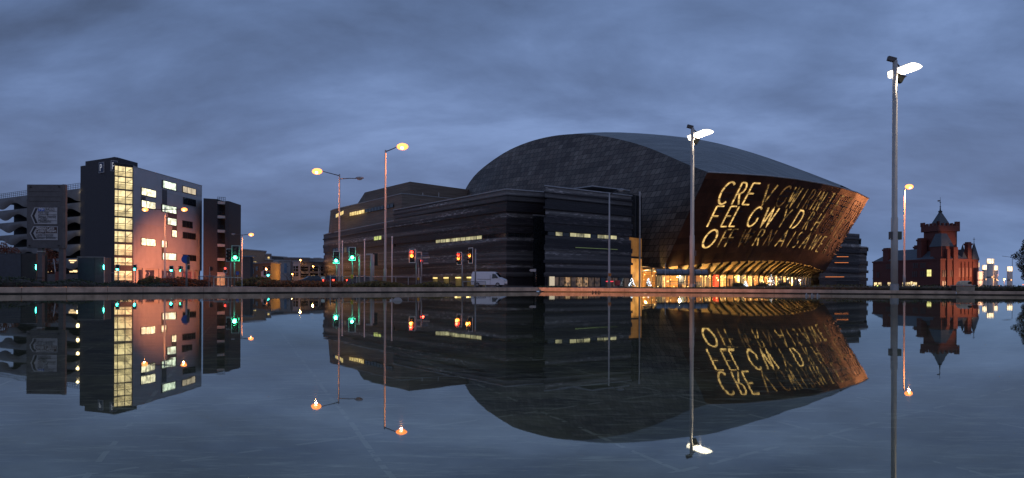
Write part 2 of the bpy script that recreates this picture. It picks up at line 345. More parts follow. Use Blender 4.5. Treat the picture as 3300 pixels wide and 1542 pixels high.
def text_mb(txt, origin, dx, dz, size, out=(0,0,0), squeeze=1., align='LEFT'):
    """lettering as flat faces: origin lower-left, dx/dz unit vectors along and up the sign"""
    cu = bpy.data.curves.new('t', 'FONT'); cu.body = txt; cu.size = 1; cu.align_x = align; cu.resolution_u = 3
    ob = bpy.data.objects.new('t', cu); COL.objects.link(ob); dg = bpy.context.evaluated_depsgraph_get(); dg.update()
    me = bpy.data.meshes.new_from_object(ob.evaluated_get(dg)); mb = MB(); o = Vector(origin)+Vector(out); dx = Vector(dx); dz = Vector(dz)
    mb.add([o+dx*(v.co.x*size*squeeze)+dz*(v.co.y*size) for v in me.vertices], [tuple(p.vertices) for p in me.polygons])
    bpy.data.objects.remove(ob); bpy.data.curves.remove(cu); bpy.data.meshes.remove(me); return mb
def offset_poly(poly, d):
    n = len(poly); out = []
    for i in range(n):
        p0, p1, p2 = Vector(poly[i-1][:2]), Vector(poly[i][:2]), Vector(poly[(i+1)%n][:2])
        a = (p1-p0).normalized(); b = (p2-p1).normalized(); na = Vector((a.y, -a.x)); nb = Vector((b.y, -b.x))
        m = (na+nb); m = m/max(.3, m.length_squared)*2*d if m.length > 1e-6 else na*d
        out.append((p1.x+m.x, p1.y+m.y))
    return out
def plane_hit(u, A, B):                              # where the pixel column u meets the wall line A-B: fraction, point
    k = (u-CU)/F; dx, dy = B[0]-A[0], B[1]-A[1]
    t = (k*A[1]-A[0])/(dx-k*dy); return t, Vector((A[0]+dx*t, A[1]+dy*t, 0))
def wall_rect(A, B, u0, u1, vt, vb):                 # window in wall A-B given by its pixel rectangle: base points, z range
    t0, p0 = plane_hit(u0, A, B); t1, p1 = plane_hit(u1, A, B); um = (u0+u1)/2; _, pm = plane_hit(um, A, B)
    return p0, p1, ZV(vb, pm.y, um), ZV(vt, pm.y, um)
def wall_box(mb, p0, p1, z0, z1, n, d0, d1):         # slab on a wall, from d0 to d1 along its outward normal
    n = Vector(n); a, b = Vector((p0[0], p0[1], 0)), Vector((p1[0], p1[1], 0))
    return mb.prism([(a+n*d0)[:2], (b+n*d0)[:2], (b+n*d1)[:2], (a+n*d1)[:2]], z0, z1)

#==== PART 2: the setting
K0, KC, K1, K2 = (-62., -16.8), (1.56, 47.7), (23., 36.), (70., 10.)
def kerb_top(p): return .24 if p[0] < -17 else (.25 if p[0] < 1 else max(.15, .25-.0033*(p[0]-1)))
KERB = [K0, KC, K1, K2]
structure('ground', MB().add([(*q, ZG) for q in [K0, KC, K1, K2, (2500, 10), (2500, 2500), (-2500, 2500), (-2500, -16.8)]], [tuple(range(8))]), PAVE, recalc=False)
structure('road', MB().add([(-150, 62, ZG+.004), (-20, 84, ZG+.004), (60, 92, ZG+.004), (200, 70, ZG+.004), (200, 88, ZG+.004), (60, 112, ZG+.004), (-25, 108, ZG+.004), (-150, 90, ZG+.004)], [tuple(range(8))]), ASPH, recalc=False)
structure('side_road', MB().add([(-40, 104.5, ZG+.006), (-24, 108, ZG+.006), (-58, 420, ZG+.006), (-95, 420, ZG+.006)], [(0,1,2,3)]), ASPH, recalc=False)
structure('pool_floor', MB().add([(*q, -.10) for q in [K0, KC, K1, K2, (70, -20), (-62, -20)]], [tuple(range(6))[::-1]]), m_pool_floor(), recalc=False)
structure('water', MB().add([(*q, 0) for q in [K0, KC, K1, K2, (70, -20), (-62, -20)]], [tuple(range(6))[::-1]]), m_water(), recalc=False)
def build_kerb():
    cop, wall = MB(), MB()
    fr_left = []
    for u in (-160, -60, 70, 215, 346, 461, 564, 656, 738, 841, 940, 1028, 1122, 1230, 1340, 1470, 1600): fr_left.append(plane_hit(u, K0, KC)[0])
    segs = [(K0, KC, sorted([0, .2, .4, .6]+[t for t in fr_left if .62 < t < 1]+[1])), (KC, K1, [i/9 for i in range(10)]), (K1, K2, [i/16 for i in range(17)])]
    for A, B, ts in segs:
        A, B = Vector(A), Vector(B); d = (B-A).normalized(); n = Vector((-d.y, d.x))
        if n.y < 0: n = -n
        for t0, t1 in zip(ts[:-1], ts[1:]):
            a, b = A+(B-A)*t0+d*.008, A+(B-A)*t1-d*.008
            if t1 == 1: b = B
            if t0 == 0: a = A
            za, zb = kerb_top(a), kerb_top(b)
            cop.prism([a, b, b+n*.5, a+n*.5], [.045]*4, [za, zb, zb, za])
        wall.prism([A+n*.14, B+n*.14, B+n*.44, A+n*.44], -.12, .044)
    structure('kerb', cop, CONC)
    structure('kerb_base', wall, mat('shaded_concrete', (.045,.04,.035), .4, var=.4))  # shade of the undercut below the coping is put into this dark colour
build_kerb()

#==== the arts centre
AC = thing('arts_centre', 'bronze steel domed arts centre with glowing letter windows above dark slate blocks', 'arts centre', (15, 170, ZG))
STRATA = [(0,1.9,.0),(1.9,2.6,.16),(2.6,4.3,-.05),(4.3,4.75,.22),(4.75,6.5,.02),(6.5,7.4,.15),(7.4,9.0,-.02),(9.0,9.7,-.30),(9.7,11.1,.05),(11.1,12.0,.2),(12.0,13.5,-.04),(13.5,13.8,.26),(13.8,15.1,.02),(15.1,15.4,-.25),(15.4,16.3,.06),(16.3,16.6,.2),(16.6,17.3,-.03)]
def slate_block(poly, ztop, name='slate_block', amp=1., shift=0, coping=True):
    mb = MB()
    for z0, z1, d in STRATA:
        z0, z1 = z0+shift if z0 else 0, z1+shift
        if z0 >= ztop: break
        mb.prism(offset_poly(poly, d*amp), z0, min(z1, ztop))
    o = mb.build(name, SLATE, AC)
    if coping:
        MB().prism(offset_poly(poly, .12), ztop+.003, ztop+.2).build('parapet_coping', STEEL, o)
    return o
C1, C1R, C1L = (-1., 141.7), (5.8, 145.9), (-26.8, 182.)
B2A, B2B = (5.6, 136.8), (22.5, 151.6)
slate_block([C1, C1R, (20, 175), (0, 200), C1L], 17.3)
slate_block([C1L, (-8, 205), (-30, 255), (-50, 252), (-54.6, 245), (-55.6, 240), (-55.0, 234.5), (-52.1, 227.9)], 14.9)
slate_block([B2A, B2B, (16, 160), (7, 150)], 17.3)
slate_block([(14.6, 145.9), (22.2, 152.5), (15, 160.5), (8, 154)], 18.4)
slate_block([(X(2622, 212), 212), (X(2768, 224), 224), (X(2768, 250), 250), (X(2622, 250), 250)], 14.9, amp=2.2)
slate_block([(X(2640, 211), 211), (X(2793, 231), 231), (X(2793, 250), 250), (X(2640, 250), 250)], 11.7, amp=2.2, shift=.35)

def loft(pa, za, pb, zb):
    n = len(pa); mb = MB(); zt = zb if isinstance(zb, (list, tuple)) else [zb]*n
    return mb.add([(p[0], p[1], za) for p in pa]+[(p[0], p[1], zt[i]) for i, p in enumerate(pb)], [tuple(range(n))[::-1], tuple(range(n, 2*n))]+[(i, (i+1)%n, n+(i+1)%n, n+i) for i in range(n)])
TP = [(-25.4, 184.9), (-8, 202), (-25, 248), (-46, 248), (-51.4, 240), (-52.6, 234.5), (-51.9, 229.5), (-49.9, 224.6)]
tier = loft(offset_poly(TP, .55), 14.9, TP, 21.4).build('timber_wall', TIMBER, AC)
MB().prism(offset_poly(TP, .1), 21.403, 21.6).build('parapet_coping', STEEL, tier)
PP = [(-24.8, 194.8), (-11.3, 210.8), (-20, 238), (-38, 242), (-44.2, 229.5), (-40, 217.9)]
pent = MB().prism(PP, [20]*6, [25.5, 25.5, 25.5, 24.2, 23.6, 25.5]).build('timber_wall', TIMBER, AC)
for u in (1364, 1415):
    p = G(u, 196+(u-1364)*.12); MB().tube([(p.x, p.y-1.6, 17.4), (p.x, p.y-1.6, ZV(624, p.y, u))], [.13, .13], 8).build('vent_pipe', STEEL, pent)

def out_n(A, B):
    d = (Vector(B)-Vector(A)).normalized(); n = Vector((d.y, -d.x, 0)); return n if n.y < 0 else -n
def strip_windows(A, B, u0, u1, z0, z1, n, lit, m_lit, parent=AC, proud=.1, recess=-.28, frame=True):
    """a row of n panes in one strip; lit = set of pane numbers that glow"""
    t0, p0 = plane_hit(u0, A, B); t1, p1 = plane_hit(u1, A, B); nn = out_n(A, B)
    e = (p1-p0).normalized()*.05
    for i in range(n):
        a, b = p0.lerp(p1, i/n)+e, p0.lerp(p1, (i+1)/n)-e
        w = wall_box(MB(), a, b, z0+.03, z1-.03, nn, recess-.05, recess+.06).build('window', m_lit if i in lit else DGLASS, parent)
        wall_box(MB(), a-e*2, a, z0, z1, nn, recess, recess+.12).build('frame', BLACK, w)
strip_windows(C1L, C1, 1401, 1627, 9.02, 9.68, 13, set(range(9)), STRIPW)
strip_windows(C1, C1R, 1640, 1712, 9.02, 9.68, 4, set(), STRIPW)
strip_windows(B2A, B2B, 1768, 1990, 9.02, 9.68, 10, {1, 3, 4, 5, 7, 8, 9}, STRIPW)
strip_windows(B2A, B2B, 1850, 1988, 7.05, 7.2, 1, {0}, mat('thin_lit_strip', (.2,.25,.1), .5, emit=(.6,.8,.3), es=.12), recess=.12)
strip_windows((-52.1, 227.9), C1L, 1208, 1231, 11.1, 12.0, 3, {0, 1, 2}, mat('lime_window', (.5,.5,.2), .5, emit=(.75,.85,.25), es=.7, evar=.4, escale=1), recess=.2)
strip_windows((-52.1, 227.9), C1L, 1075, 1130, 9.0, 10.4, 6, {4}, mat('faint_window', (.1,.1,.08), .5, emit=(.7,.6,.4), es=.06), recess=.18)
TL, TR = (TP[-1][0]-.3, TP[-1][1]-.3), (TP[0][0]-.3, TP[0][1]-.3)
strip_windows(TL, TR, 1128, 1174, 18.6, 19.5, 6, set(range(6)), YELW, recess=.12)
strip_windows(TL, TR, 1178, 1268, 18.6, 19.5, 9, set(), YELW, recess=.12)
strip_windows((TP[-2][0]-.3, TP[-2][1]-.1), TL, 1080, 1108, 18.6, 19.5, 6, {1, 2, 3, 4, 5}, YELW, recess=.16)
# ground floor openings of the slate blocks
for u0, u1 in ((1398, 1412), (1432, 1448), (1470, 1488), (1507, 1528), (1545, 1566)):
    t, a = plane_hit(u0, C1L, C1); t, b = plane_hit(u1, C1L, C1); nn = out_n(C1L, C1)
    o = wall_box(MB(), a, b, .2, 2.05, nn, .05, .12).build('door_recess', mat('dim_lit_recess', (.12,.10,.05), .7, emit=(.6,.45,.1), es=.07), AC)
    wall_box(MB(), a, b, 1.75, 2.0, nn, .13, .22).build('soffit_light', mat('soffit_light_glass', (1,.8,.4), .4, emit=(1,.75,.25), es=1.0), o)
    light(o, (a+b)/2*1+nn*.7+Vector((0,0,1.7)), 12, (1,.72,.3), rad=.3)
lit_in = {0: YELW, 1: DIMW, 3: DIMW, 4: YELW, 6: DIMW, 7: DIMW, 8: WARM, 10: DIMW}
for k in range(14):
    u0 = 1762+k*19; t, a = plane_hit(u0, B2A, B2B); t, b = plane_hit(u0+17.5, B2A, B2B); nn = out_n(B2A, B2B)
    m = {3: mat('shop_glow', (.3,.25,.15), .3, emit=(1,.55,.25), es=.24, evar=1, escale=1.9), 5: MATS.get('shop_glow'), 6: MATS.get('shop_glow'), 1: MATS.get('shop_glow_dim')}.get(k) or (mat('shop_glow_dim', (.15,.12,.1), .3, emit=(1,.6,.35), es=.035, evar=1, escale=1.6) if k % 3 else DGLASS)
    w = wall_box(MB(), a, b, .25, 1.85, nn, .04, .1).build('shop_window', m, AC)
    wall_box(MB(), a, a.lerp(b, .06), .25, 1.85, nn, .11, .18).build('mullion', BLACK, w)
wall_box(MB(), plane_hit(1768, B2A, B2B)[1], plane_hit(1784, B2A, B2B)[1], .2, 1.95, out_n(B2A, B2B), .19, .26).build('door', mat('lit_door', (.6,.55,.45), .4, emit=(1,.8,.5), es=.5), AC)
t0_, a = plane_hit(1951, B2A, B2B); t1_, b = plane_hit(1974, B2A, B2B)
wall_box(MB(), a, b, 1.12, 1.27, out_n(B2A, B2B), .12, .2).build('red_neon_strip', mat('pink_red_neon', (1,.1,.15), .4, emit=(1,.06,.09), es=1.3), AC)
t0_, a = plane_hit(1981, B2A, B2B); t1_, b = plane_hit(1996, B2A, B2B)
wall_box(MB(), a, b, .5, 1.4, out_n(B2A, B2B), .12, .2).build('dark_red_notice', mat('dark_red_print', (.16,.02,.025), .5, emit=(1,.05,.05), es=.03), AC)
# dark glazed recess between the two blocks, glazed link beside the shell
nn = out_n(C1, C1R)
wall_box(MB(), plane_hit(1715, C1, C1R)[1], plane_hit(1760, C1, C1R)[1], .1, 12.9, nn, .3, .42).build('glazed_recess', DGLASS, AC)
wall_box(MB(), plane_hit(1713, C1, C1R)[1], plane_hit(1760, C1, C1R)[1], 12.9, 13.15, nn, .3, .5).build('recess_lintel', STEEL, AC)
LA_, LB_ = (22.2, 153.6), (25.4, 158.2); nl = out_n(LA_, LB_)
for z0, z1, m in ((.2, 5.7, mat('orange_lit_glass', (.5,.3,.1), .3, emit=(1,.40,.07), es=.6, evar=.5, escale=.5)), (6.1, 9.7, mat('amber_lit_glass', (.3,.15,.05), .3, emit=(1,.42,.10), es=.16, evar=.4, escale=.5)), (10, 18, DGLASS)):
    wall_box(MB(), LA_, LB_, z0, z1, nl, 0, .1).build('link_glazing', m, AC)
wall_box(MB(), LA_, LB_, 5.7, 6.1, nl, 0, .2).build('floor_edge', BLACK, AC)
wall_box(MB(), LA_, LB_, 9.7, 10, nl, 0, .2).build('floor_edge', BLACK, AC)
p = G(2061, 156.5); MB().tube([(p.x, p.y, .1), (p.x, p.y, ZV(618, p.y, 2061))], [.2, .2], 8).build('corner_mast', STEEL, AC)

# --- the shell
RIM = [(1501,608),(1506,594),(1518.6,577),(1540,553.5),(1571,529),(1602,507),(1633.5,486.8),(1668,471),(1699,459),(1736,448),(1779.5,438.6),(1810.5,434.6),(1851,431.8),(1913,434),(1966,443),(2028,457),(2084,474),(2152,502),(2214,530),(2280,555)]
SKY = [(1851,431.8),(1904,427),(1972,425),(2046,428.7),(2137,435.5),(2183,440),(2261,449.5),(2304,458),(2372,477),(2428,493),(2493,514),(2558,539.5),(2623,563),(2688,588),(2712,598)]
def lag(x, pts):
    s = 0
    for i, (xi, yi) in enumerate(pts):
        t = yi
        for j, (xj, _) in enumerate(pts):
            if j != i: t *= (x-xj)/(xi-xj)
        s += t
    return s
RIMP = [V(u, v, lag(u, [(1501, 213), (1851, 191.5), (2280, 148.6)])) for u, v in RIM]
def lin(x, pts):
    for (a, ya), (b, yb) in zip(pts[:-1], pts[1:]):
        if x <= b: return ya+(yb-ya)*(x-a)/(b-a)
    return pts[-1][1]
SKYP = [V(u, v, lin(u, [(1851, 191.5), (1972, 196), (2137, 197), (2304, 195), (2428, 190.5), (2558, 183), (2688, 174), (2712, 172.5)])) for u, v in SKY]
FU = [(2280, 555), (2380, 560.5), (2470, 566.5), (2560, 576.5), (2651, 592), (2712, 605.5), (2762, 621), (2800, 640)]
FT = [VZ(u, v, 21.5) for u, v in FU]
LEAN = Vector((-5.6, 12.4, 0))
CUM = [0]
for a, b in zip(FT[:-1], FT[1:]): CUM.append(CUM[-1]+(b-a).length)
FL = CUM[-1]
def fac(a, t, off=0.):
    """point on the inscription wall: a metres along it, t from its foot (0) to its top edge (1)"""
    a = max(-1, min(FL+1, a)); i = max(0, min(len(FT)-2, sum(1 for c in CUM[1:] if c < a)))
    f = (a-CUM[i])/(CUM[i+1]-CUM[i]); top = FT[i].lerp(FT[i+1], f)
    def foot(c, p): q = p+LEAN; q.z = 4.2+1.9*math.sin(math.pi*min(1, max(0, c/FL))); return q
    bot = foot(CUM[i], FT[i]).lerp(foot(CUM[i+1], FT[i+1]), f); p = bot.lerp(top, t)
    if off:
        e = (FT[i+1]-FT[i]).normalized(); n = e.cross(Vector((top-bot))).normalized(); p = p+n*(off if n.y < 0 else -off)
    return p
def resample(pts, n):
    L = [0]
    for a, b in zip(pts[:-1], pts[1:]): L.append(L[-1]+(b-a).length)
    out = []
    for k in range(n):
        d = L[-1]*k/(n-1); i = 0
        while i < len(L)-2 and L[i+1] < d: i += 1
        out.append(pts[i].lerp(pts[i+1], (d-L[i])/max(1e-6, L[i+1]-L[i])))
    return out
def smooth_pts(p, it=2):
    for _ in range(it): p = [p[0]]+[(p[i-1]+p[i]*2+p[i+1])/4 for i in range(1, len(p)-1)]+[p[-1]]
    return p
NR = 48
rim = smooth_pts(resample(RIMP, NR))
foot0 = fac(0, 0)
def base_pt(r):
    a, m, b = Vector((-18, 205, 4.2)), Vector((9.5, 176.5, 4.2)), foot0
    return a*(1-r)**2+m*2*r*(1-r)+b*r*r
base = resample([base_pt(i/40) for i in range(41)], NR)
rows, uvs = [], []
NT = 20
for k in range(NT+1):
    t = k/NT; row, uvr = [], []; s = 0
    for i in range(NR):
        r = i/(NR-1); p = base[i].lerp(rim[i], t); d = base[min(i+1, NR-1)]-base[max(0, i-1)]; n = Vector((-d.y, d.x, 0)).normalized()
        if n.y > 0: n = -n
        p = p+n*3.2*math.sin(math.pi*t**.8)*(1-r**4)*min(1, 6*r)
        if i: s += (base[i]-base[i-1]).length
        row.append(p); uvr.append((s, p.z))
    rows.append(row); uvs.append(uvr)
flank = MB().grid(rows, uvs).build('shell_wall', SHELL, AC, smooth=True)
# roof between the crest, the inscription wall's top edge and the skyline
NS, NQ = 30, 18
crest = smooth_pts(resample([p for p in RIMP if p.y <= 191.6][::-1], NS)); edge = resample(FT[:6], NS); skyl = smooth_pts(resample(SKYP, NQ))
crest[0] = FT[0].copy(); crest[-1] = SKYP[0].copy(); edge[-1] = SKYP[-1].copy()
rows, uvs = [], []
for i in range(NS):
    s = i/(NS-1); row, uvr = [], []
    for j in range(NQ):
        t = j/(NQ-1); p = crest[i].lerp(edge[i], t)+(skyl[j]-skyl[0].lerp(skyl[-1], t))*s
        row.append(p); uvr.append((t*s*62, s*52))
    rows.append(row); uvs.append(uvr)
roof = MB().grid(rows, uvs).build('roof', ROOFM, AC, smooth=True)
back = [p for p in rim if p.y >= 191.5]+skyl+FT[6:]
rows = [back, [p+Vector((6, 24, -p.z*.12)) for p in back], [p+Vector((10, 42, -p.z*.45)) for p in back], [Vector((p.x+12, p.y+52, 0)) for p in back]]
MB().grid(rows, [[(j*2, i*12) for j in range(len(back))] for i in range(4)]).build('back_roof', ROOFM, AC, smooth=True)
rows = [[p.copy() for p in FT], [fac(c, .5) for c in CUM], [fac(c, 0) for c in CUM]]
facade = MB()
for i in range(len(FT)-1):
    facade.grid([[r[i], r[i+1]] for r in rows], [[(CUM[i], 21-11*k), (CUM[i+1], 21-11*k)] for k in range(3)])
facade = facade.build('inscription_wall', COPPER, AC)
tip = [fac(FL, 1), fac(FL, .5), fac(FL, 0)]
MB().grid([tip, [p+Vector((9, 50, -3)) for p in tip]], [[(0, 0), (10, 0), (20, 0)], [(0, 50), (10, 50), (20, 50)]]).build('end_wall', COPPER, AC)
MB().grid([[fac(c, 0)+Vector((0, 0, .02)) for c in CUM], [Vector((p.x-4, p.y+9, 3.4)) for p in (fac(c, 0) for c in CUM)]]).build('shell_soffit', BLACK, AC)
# edge trim along the top of the inscription wall
tr = MB()
for i in range(len(FT)-1): tr.tube([FT[i], FT[i+1]], [.16, .16], 6)
tr.build('edge_trim', ROOFM if False else STEEL, roof)

# --- the inscription: every letter is a window
def inv_a(u, v):
    best = None
    for i in range(241):
        a = FL*i/240
        lo, hi = 0., 1.
        for t in [k/40 for k in range(41)]:
            p = fac(a, t); q = ((p.x/p.y)*F, (H-p.z)/p.y*F); uu, vv = q[0]+CU-q[1]*RL, CV+q[1]+q[0]*RL
            e = (uu-u)**2+(vv-v)**2
            if best is None or e < best[0]: best = (e, a, t)
    return best[1], best[2]
ROWS = [
 ("CREVGWIRINTHESESTONES", [400,530,655,835,1000,1120,1215,1295,1360,1420,1515,1550,1612,1668,1722,1785,1816,1850,1890,1925,1950], 300, 1.15),
 ("FELGWYDRHORIZONS", [262,395,500,690,840,1010,1165,1290,1395,1500,1590,1640,1680,1722,1770,1815], 560, 1.25),
 ("OFFWRNAISAWENSING", [205,350,430,590,735,860,995,1090,1175,1270,1370,1460,1540,1602,1636,1665,1700], 815, 1.3)]
LITL = [mat('bright_letter_glass', (.5,.4,.2), .2, emit=(1,.62,.19), es=.80, evar=.55, escale=1.1),
        mat('half_lit_letter_glass', (.2,.15,.08), .15, emit=(1,.58,.16), es=.30, evar=1.0, escale=.8),
        mat('dim_letter_glass', (.05,.04,.03), .12, emit=(1,.5,.15), es=.09, evar=1.0, escale=.7),
        mat('unlit_letter_glass', (.012,.011,.012), .1, var=.2, spec=.7)]
LEV = ["000121121113132333333", "0000010113212333", "01121211111123333"]
def arc(a0, a1, n=18, cx=.5, cy=.5, rx=.5, ry=.5): return [(cx+rx*math.cos(R(a0+(a1-a0)*k/n)), cy+ry*math.sin(R(a0+(a1-a0)*k/n))) for k in range(n+1)]
def seg(*p, n=4):
    out = [p[0]]
    for a, b in zip(p[:-1], p[1:]): out += [(a[0]+(b[0]-a[0])*k/n, a[1]+(b[1]-a[1])*k/n) for k in range(1, n+1)]
    return out
_o = arc(90, 450, 24); _o[-1] = _o[0]
GLYPH = {'C': [arc(50, 310)], 'O': [_o], 'G': [arc(50, 330)+[(.93, .25), (.93, .46)]], 'D': [seg((.05, 0), (.05, 1))+arc(88, -88, 14, .35, .5, .62, .5)],
 'R': [seg((.1, 0), (.1, 1)), [(.1, 1)]+arc(90, -90, 10, .45, .75, .42, .25)+[(.1, .5)], seg((.4, .5), (1, 0))], 'E': [seg((.1, 0), (.1, 1)), seg((.1, 1), (1, 1)), seg((.1, .52), (.85, .52)), seg((.1, 0), (1, 0))],
 'F': [seg((.1, 0), (.1, 1)), seg((.1, 1), (1, 1)), seg((.1, .52), (.85, .52))], 'L': [seg((.1, 1), (.1, 0)), seg((.1, 0), (.95, 0))], 'V': [seg((0, 1), (.5, 0), (1, 1))], 'W': [seg((0, 1), (.25, 0), (.5, 1), (.75, 0), (1, 1))],
 'I': [seg((.5, 0), (.5, 1))], 'N': [seg((.08, 0), (.08, 1)), seg((.08, 1), (.92, 0)), seg((.92, 0), (.92, 1))], 'T': [seg((.5, 0), (.5, .95)), seg((0, 1), (1, 1))], 'H': [seg((.08, 0), (.08, 1)), seg((.92, 0), (.92, 1)), seg((.08, .5), (.92, .5))],
 'S': [arc(55, 270, 10, .5, .75, .42, .25)+arc(90, -130, 10, .5, .25, .45, .25)[1:]], 'Y': [seg((0, 1), (.5, .48)), seg((1, 1), (.5, .48)), seg((.5, .48), (.5, 0))], 'A': [seg((0, 0), (.5, 1), (1, 0)), seg((.2, .35), (.8, .35))], 'Z': [seg((.05, 1), (1, 1)), seg((1, 1), (0, 0)), seg((0, 0), (1, 0))]}
# vertical place of each row at its left and right end, as t on the wall
from functools import lru_cache
for ri, (txt, xs, ymid, w) in enumerate(ROWS):
    y_shift = [(0, 180), (0, 200), (0, 130)][ri]
    aL, tL = inv_a(2230+xs[0]/3.5417, 540+ymid/3.5417); aR, tR = inv_a(2230+xs[-1]/3.5417, 540+(ymid+(1960-300)*.14)/3.5417)
    As = []
    for i, x in enumerate(xs):
        f = (x-xs[0])/(xs[-1]-xs[0]); As.append(inv_a(2230+x/3.5417, 540+(ymid+f*[245, 190, 95][ri])/3.5417)[0])
    tm = tL
    ht = [.232, .225, .205][ri]
    for i, ch in enumerate(txt):
        gap = min([abs(As[i]-As[j]) for j in (i-1, i+1) if 0 <= j < len(As)])
        nomw = {'W': 3.3, 'O': 2.9, 'G': 2.6, 'C': 2.5, 'D': 2.6, 'H': 2.4, 'N': 2.5, 'A': 2.6, 'V': 2.6, 'Y': 2.3}.get(ch, 1.8)
        wid = min(nomw, max(.6, gap*.80)) if ch != 'I' else .01
        hm = ht*19.; o2 = MB(); sw = .115+wid*.036 if ch != 'I' else .15
        for st in GLYPH[ch]:
            closed = st[0] == st[-1]; P2 = [Vector((x*wid, y*hm)) for x, y in (st[:-1] if closed else st)]; n = len(P2); L_, R_ = [], []
            for k in range(n):
                p0 = P2[k-1] if closed or k else P2[0]; p2 = P2[(k+1) % n] if closed or k < n-1 else P2[-1]
                d1 = (P2[k]-p0).normalized() if (P2[k]-p0).length > 1e-6 else (p2-P2[k]).normalized(); d2 = (p2-P2[k]).normalized() if (p2-P2[k]).length > 1e-6 else d1
                m_ = Vector((-(d1.y+d2.y), d1.x+d2.x)); m_ = m_.normalized() if m_.length > 1e-4 else Vector((-d1.y, d1.x)); c_ = max(.5, m_.dot(Vector((-d1.y, d1.x))))
                w_ = sw*(1 if abs(m_.x) > .5 else .8)/c_; L_.append(P2[k]+m_*w_); R_.append(P2[k]-m_*w_)
            q_ = lambda p: fac(As[i]-wid/2+p.x, tm+(p.y/hm-.5)*ht, .09)
            o2.add([q_(p) for p in L_]+[q_(p) for p in R_], [(k, (k+1) % n, n+(k+1) % n, n+k) for k in range(n if closed else n-1)])
        lv = int(LEV[ri][i]) if i < len(LEV[ri]) else 3
        lw = o2.build('letter_window', LITL[lv], facade, recalc=False)
        bars = MB()
        for k in (-.25, 0.02, .27):
            bars.beam(fac(As[i]-wid*.52, tm+k*ht, .13), fac(As[i]+wid*.52, tm+k*ht, .13), .085)
        bars.build('glazing_bar', BLACK, lw)

# --- the lit foyer under the shell
gpx = [(2036, 158), (2120, 161), (2210, 165.5), (2290, 169.5), (2370, 174.5), (2440, 180), (2500, 187), (2560, 195), (2613, 206)]
GP = smooth_pts(resample([G(u, Y, .1) for u, Y in gpx], 60), 4)
NG = 60
ext = [base[i] for i in range(NR) if base[i].x >= 22.5]+[fac(FL*k/30, 0) for k in range(1, 31)]
EXT = resample(ext, NG)
def gtop(i): return 4.35-1.45*min(1, max(0, (i/(NG-1)-.02)/.26))**1.2
GT = [Vector((p.x, p.y, gtop(i))) for i, p in enumerate(GP)]
sof = MB(); NC = 6
rows = []
for k in range(NC+1):
    t = k/NC; rows.append([EXT[i].lerp(GT[i], t)+Vector((0, 0, -.03+.5*math.sin(math.pi*t)*(i/(NG-1)))) for i in range(NG)])
SOFM = mat('oak_soffit', (.34,.22,.10), .55, var=.35, scale=1.5, stretch=(2,2,.5))
sof.grid(rows); so = sof.build('ribbed_soffit', SOFM, AC, smooth=True)
for i in range(4, NG-1, 2):
    e = (GP[min(i+1, NG-1)]-GP[i-1]).normalized()*.24; dn = Vector((0, 0, -.45)); rib = MB(); pts = [rows[k][i] for k in range(NC+1)]
    rib.add([q+o_ for q in pts for o_ in (-e, e, e+dn, dn-e)], [(4*k+j, 4*k+(j+1) % 4, 4*k+4+(j+1) % 4, 4*k+4+j) for k in range(NC) for j in range(4)]+[(0,1,2,3), (4*NC+3,4*NC+2,4*NC+1,4*NC)])
    rib.build('timber_rib', mat('dark_oak', (.028,.017,.009), .6), so)
gl = MB()
for i in range(0, NG-1): gl.quad(GP[i], GP[i+1], GT[i+1], GT[i])
glass = gl.build('foyer_glazing', GLASS, AC)
fr = MB()
for i in range(0, NG, 2): fr.beam(GP[i], GT[i], .26 if i > 8 else .12)
for i in range(NG-1):
    fr.beam(GP[i]+Vector((0,0,1.25)), GP[i+1]+Vector((0,0,1.25)), .07); fr.beam(GT[i], GT[i+1], .12)
fr.build('glazing_frame', BLACK, glass)
inn = [p+Vector((-5.5, 10.5, 0)) for p in GP]; inn[0] = GP[0]+Vector((2, 9, 0))
bw = MB(); bw.grid([[Vector((p.x, p.y, .1)) for p in inn], [Vector((p.x, p.y, 4.6)) for p in inn]])
bw.build('foyer_back_wall', mat('foyer_timber', (.50,.26,.07), .6, var=.4, scale=.8, stretch=(.4,.4,4)), AC)
MB().grid([[Vector((p.x, p.y, .12)) for p in GP], [Vector((p.x, p.y, .12)) for p in inn]]).build('foyer_floor', mat('foyer_stone', (.22,.15,.09), .4), AC)
MB().grid([[Vector((p.x, p.y, gtop(i))) for i, p in enumerate(GP)], [Vector((p.x, p.y, 4.55)) for p in inn]]).build('foyer_ceiling', mat('foyer_ceiling_board', (.40,.26,.12), .7), AC)
for i in (3, 9, 14, 19, 24, 29, 33, 37, 41, 45, 49, 53):
    p = GP[i].lerp(inn[i], .30); MB().tube([(p.x, p.y, .1), (p.x, p.y, 4.5)], [.38, .34], 14).build('foyer_column', mat('pale_plaster', (.62,.50,.34), .6), AC)
for i, m_ in ((11, BLACK), (17, BROWN), (21, BLACK), (23, BROWN), (26, mat('red_lit_display', (.5,.05,.03), .5, emit=(1,.06,.02), es=.6)), (31, BROWN), (35, BLACK), (39, BROWN), (43, BLACK), (47, BROWN), (51, BLACK)):
    p = GP[i].lerp(inn[i], .62); e = (GP[i+1]-GP[i-1]).normalized()
    q = MB(); q.prism([p-e*.9, p+e*.9, p+e*.9+Vector((-.3,.6,0)), p-e*.9+Vector((-.3,.6,0))], .1, 1.3+(i % 3)*.9); q.build('foyer_partition', m_, AC)
LAMPS = []
for i in (4, 10, 16, 22, 28, 34, 40, 46, 52):
    p = GP[i].lerp(inn[i], .22); LAMPS.append((p.x, p.y, 1.7)); light(AC, (p.x, p.y, 1.55), 1900, (1, .60, .22), rad=.05, name='foyer_lamp')
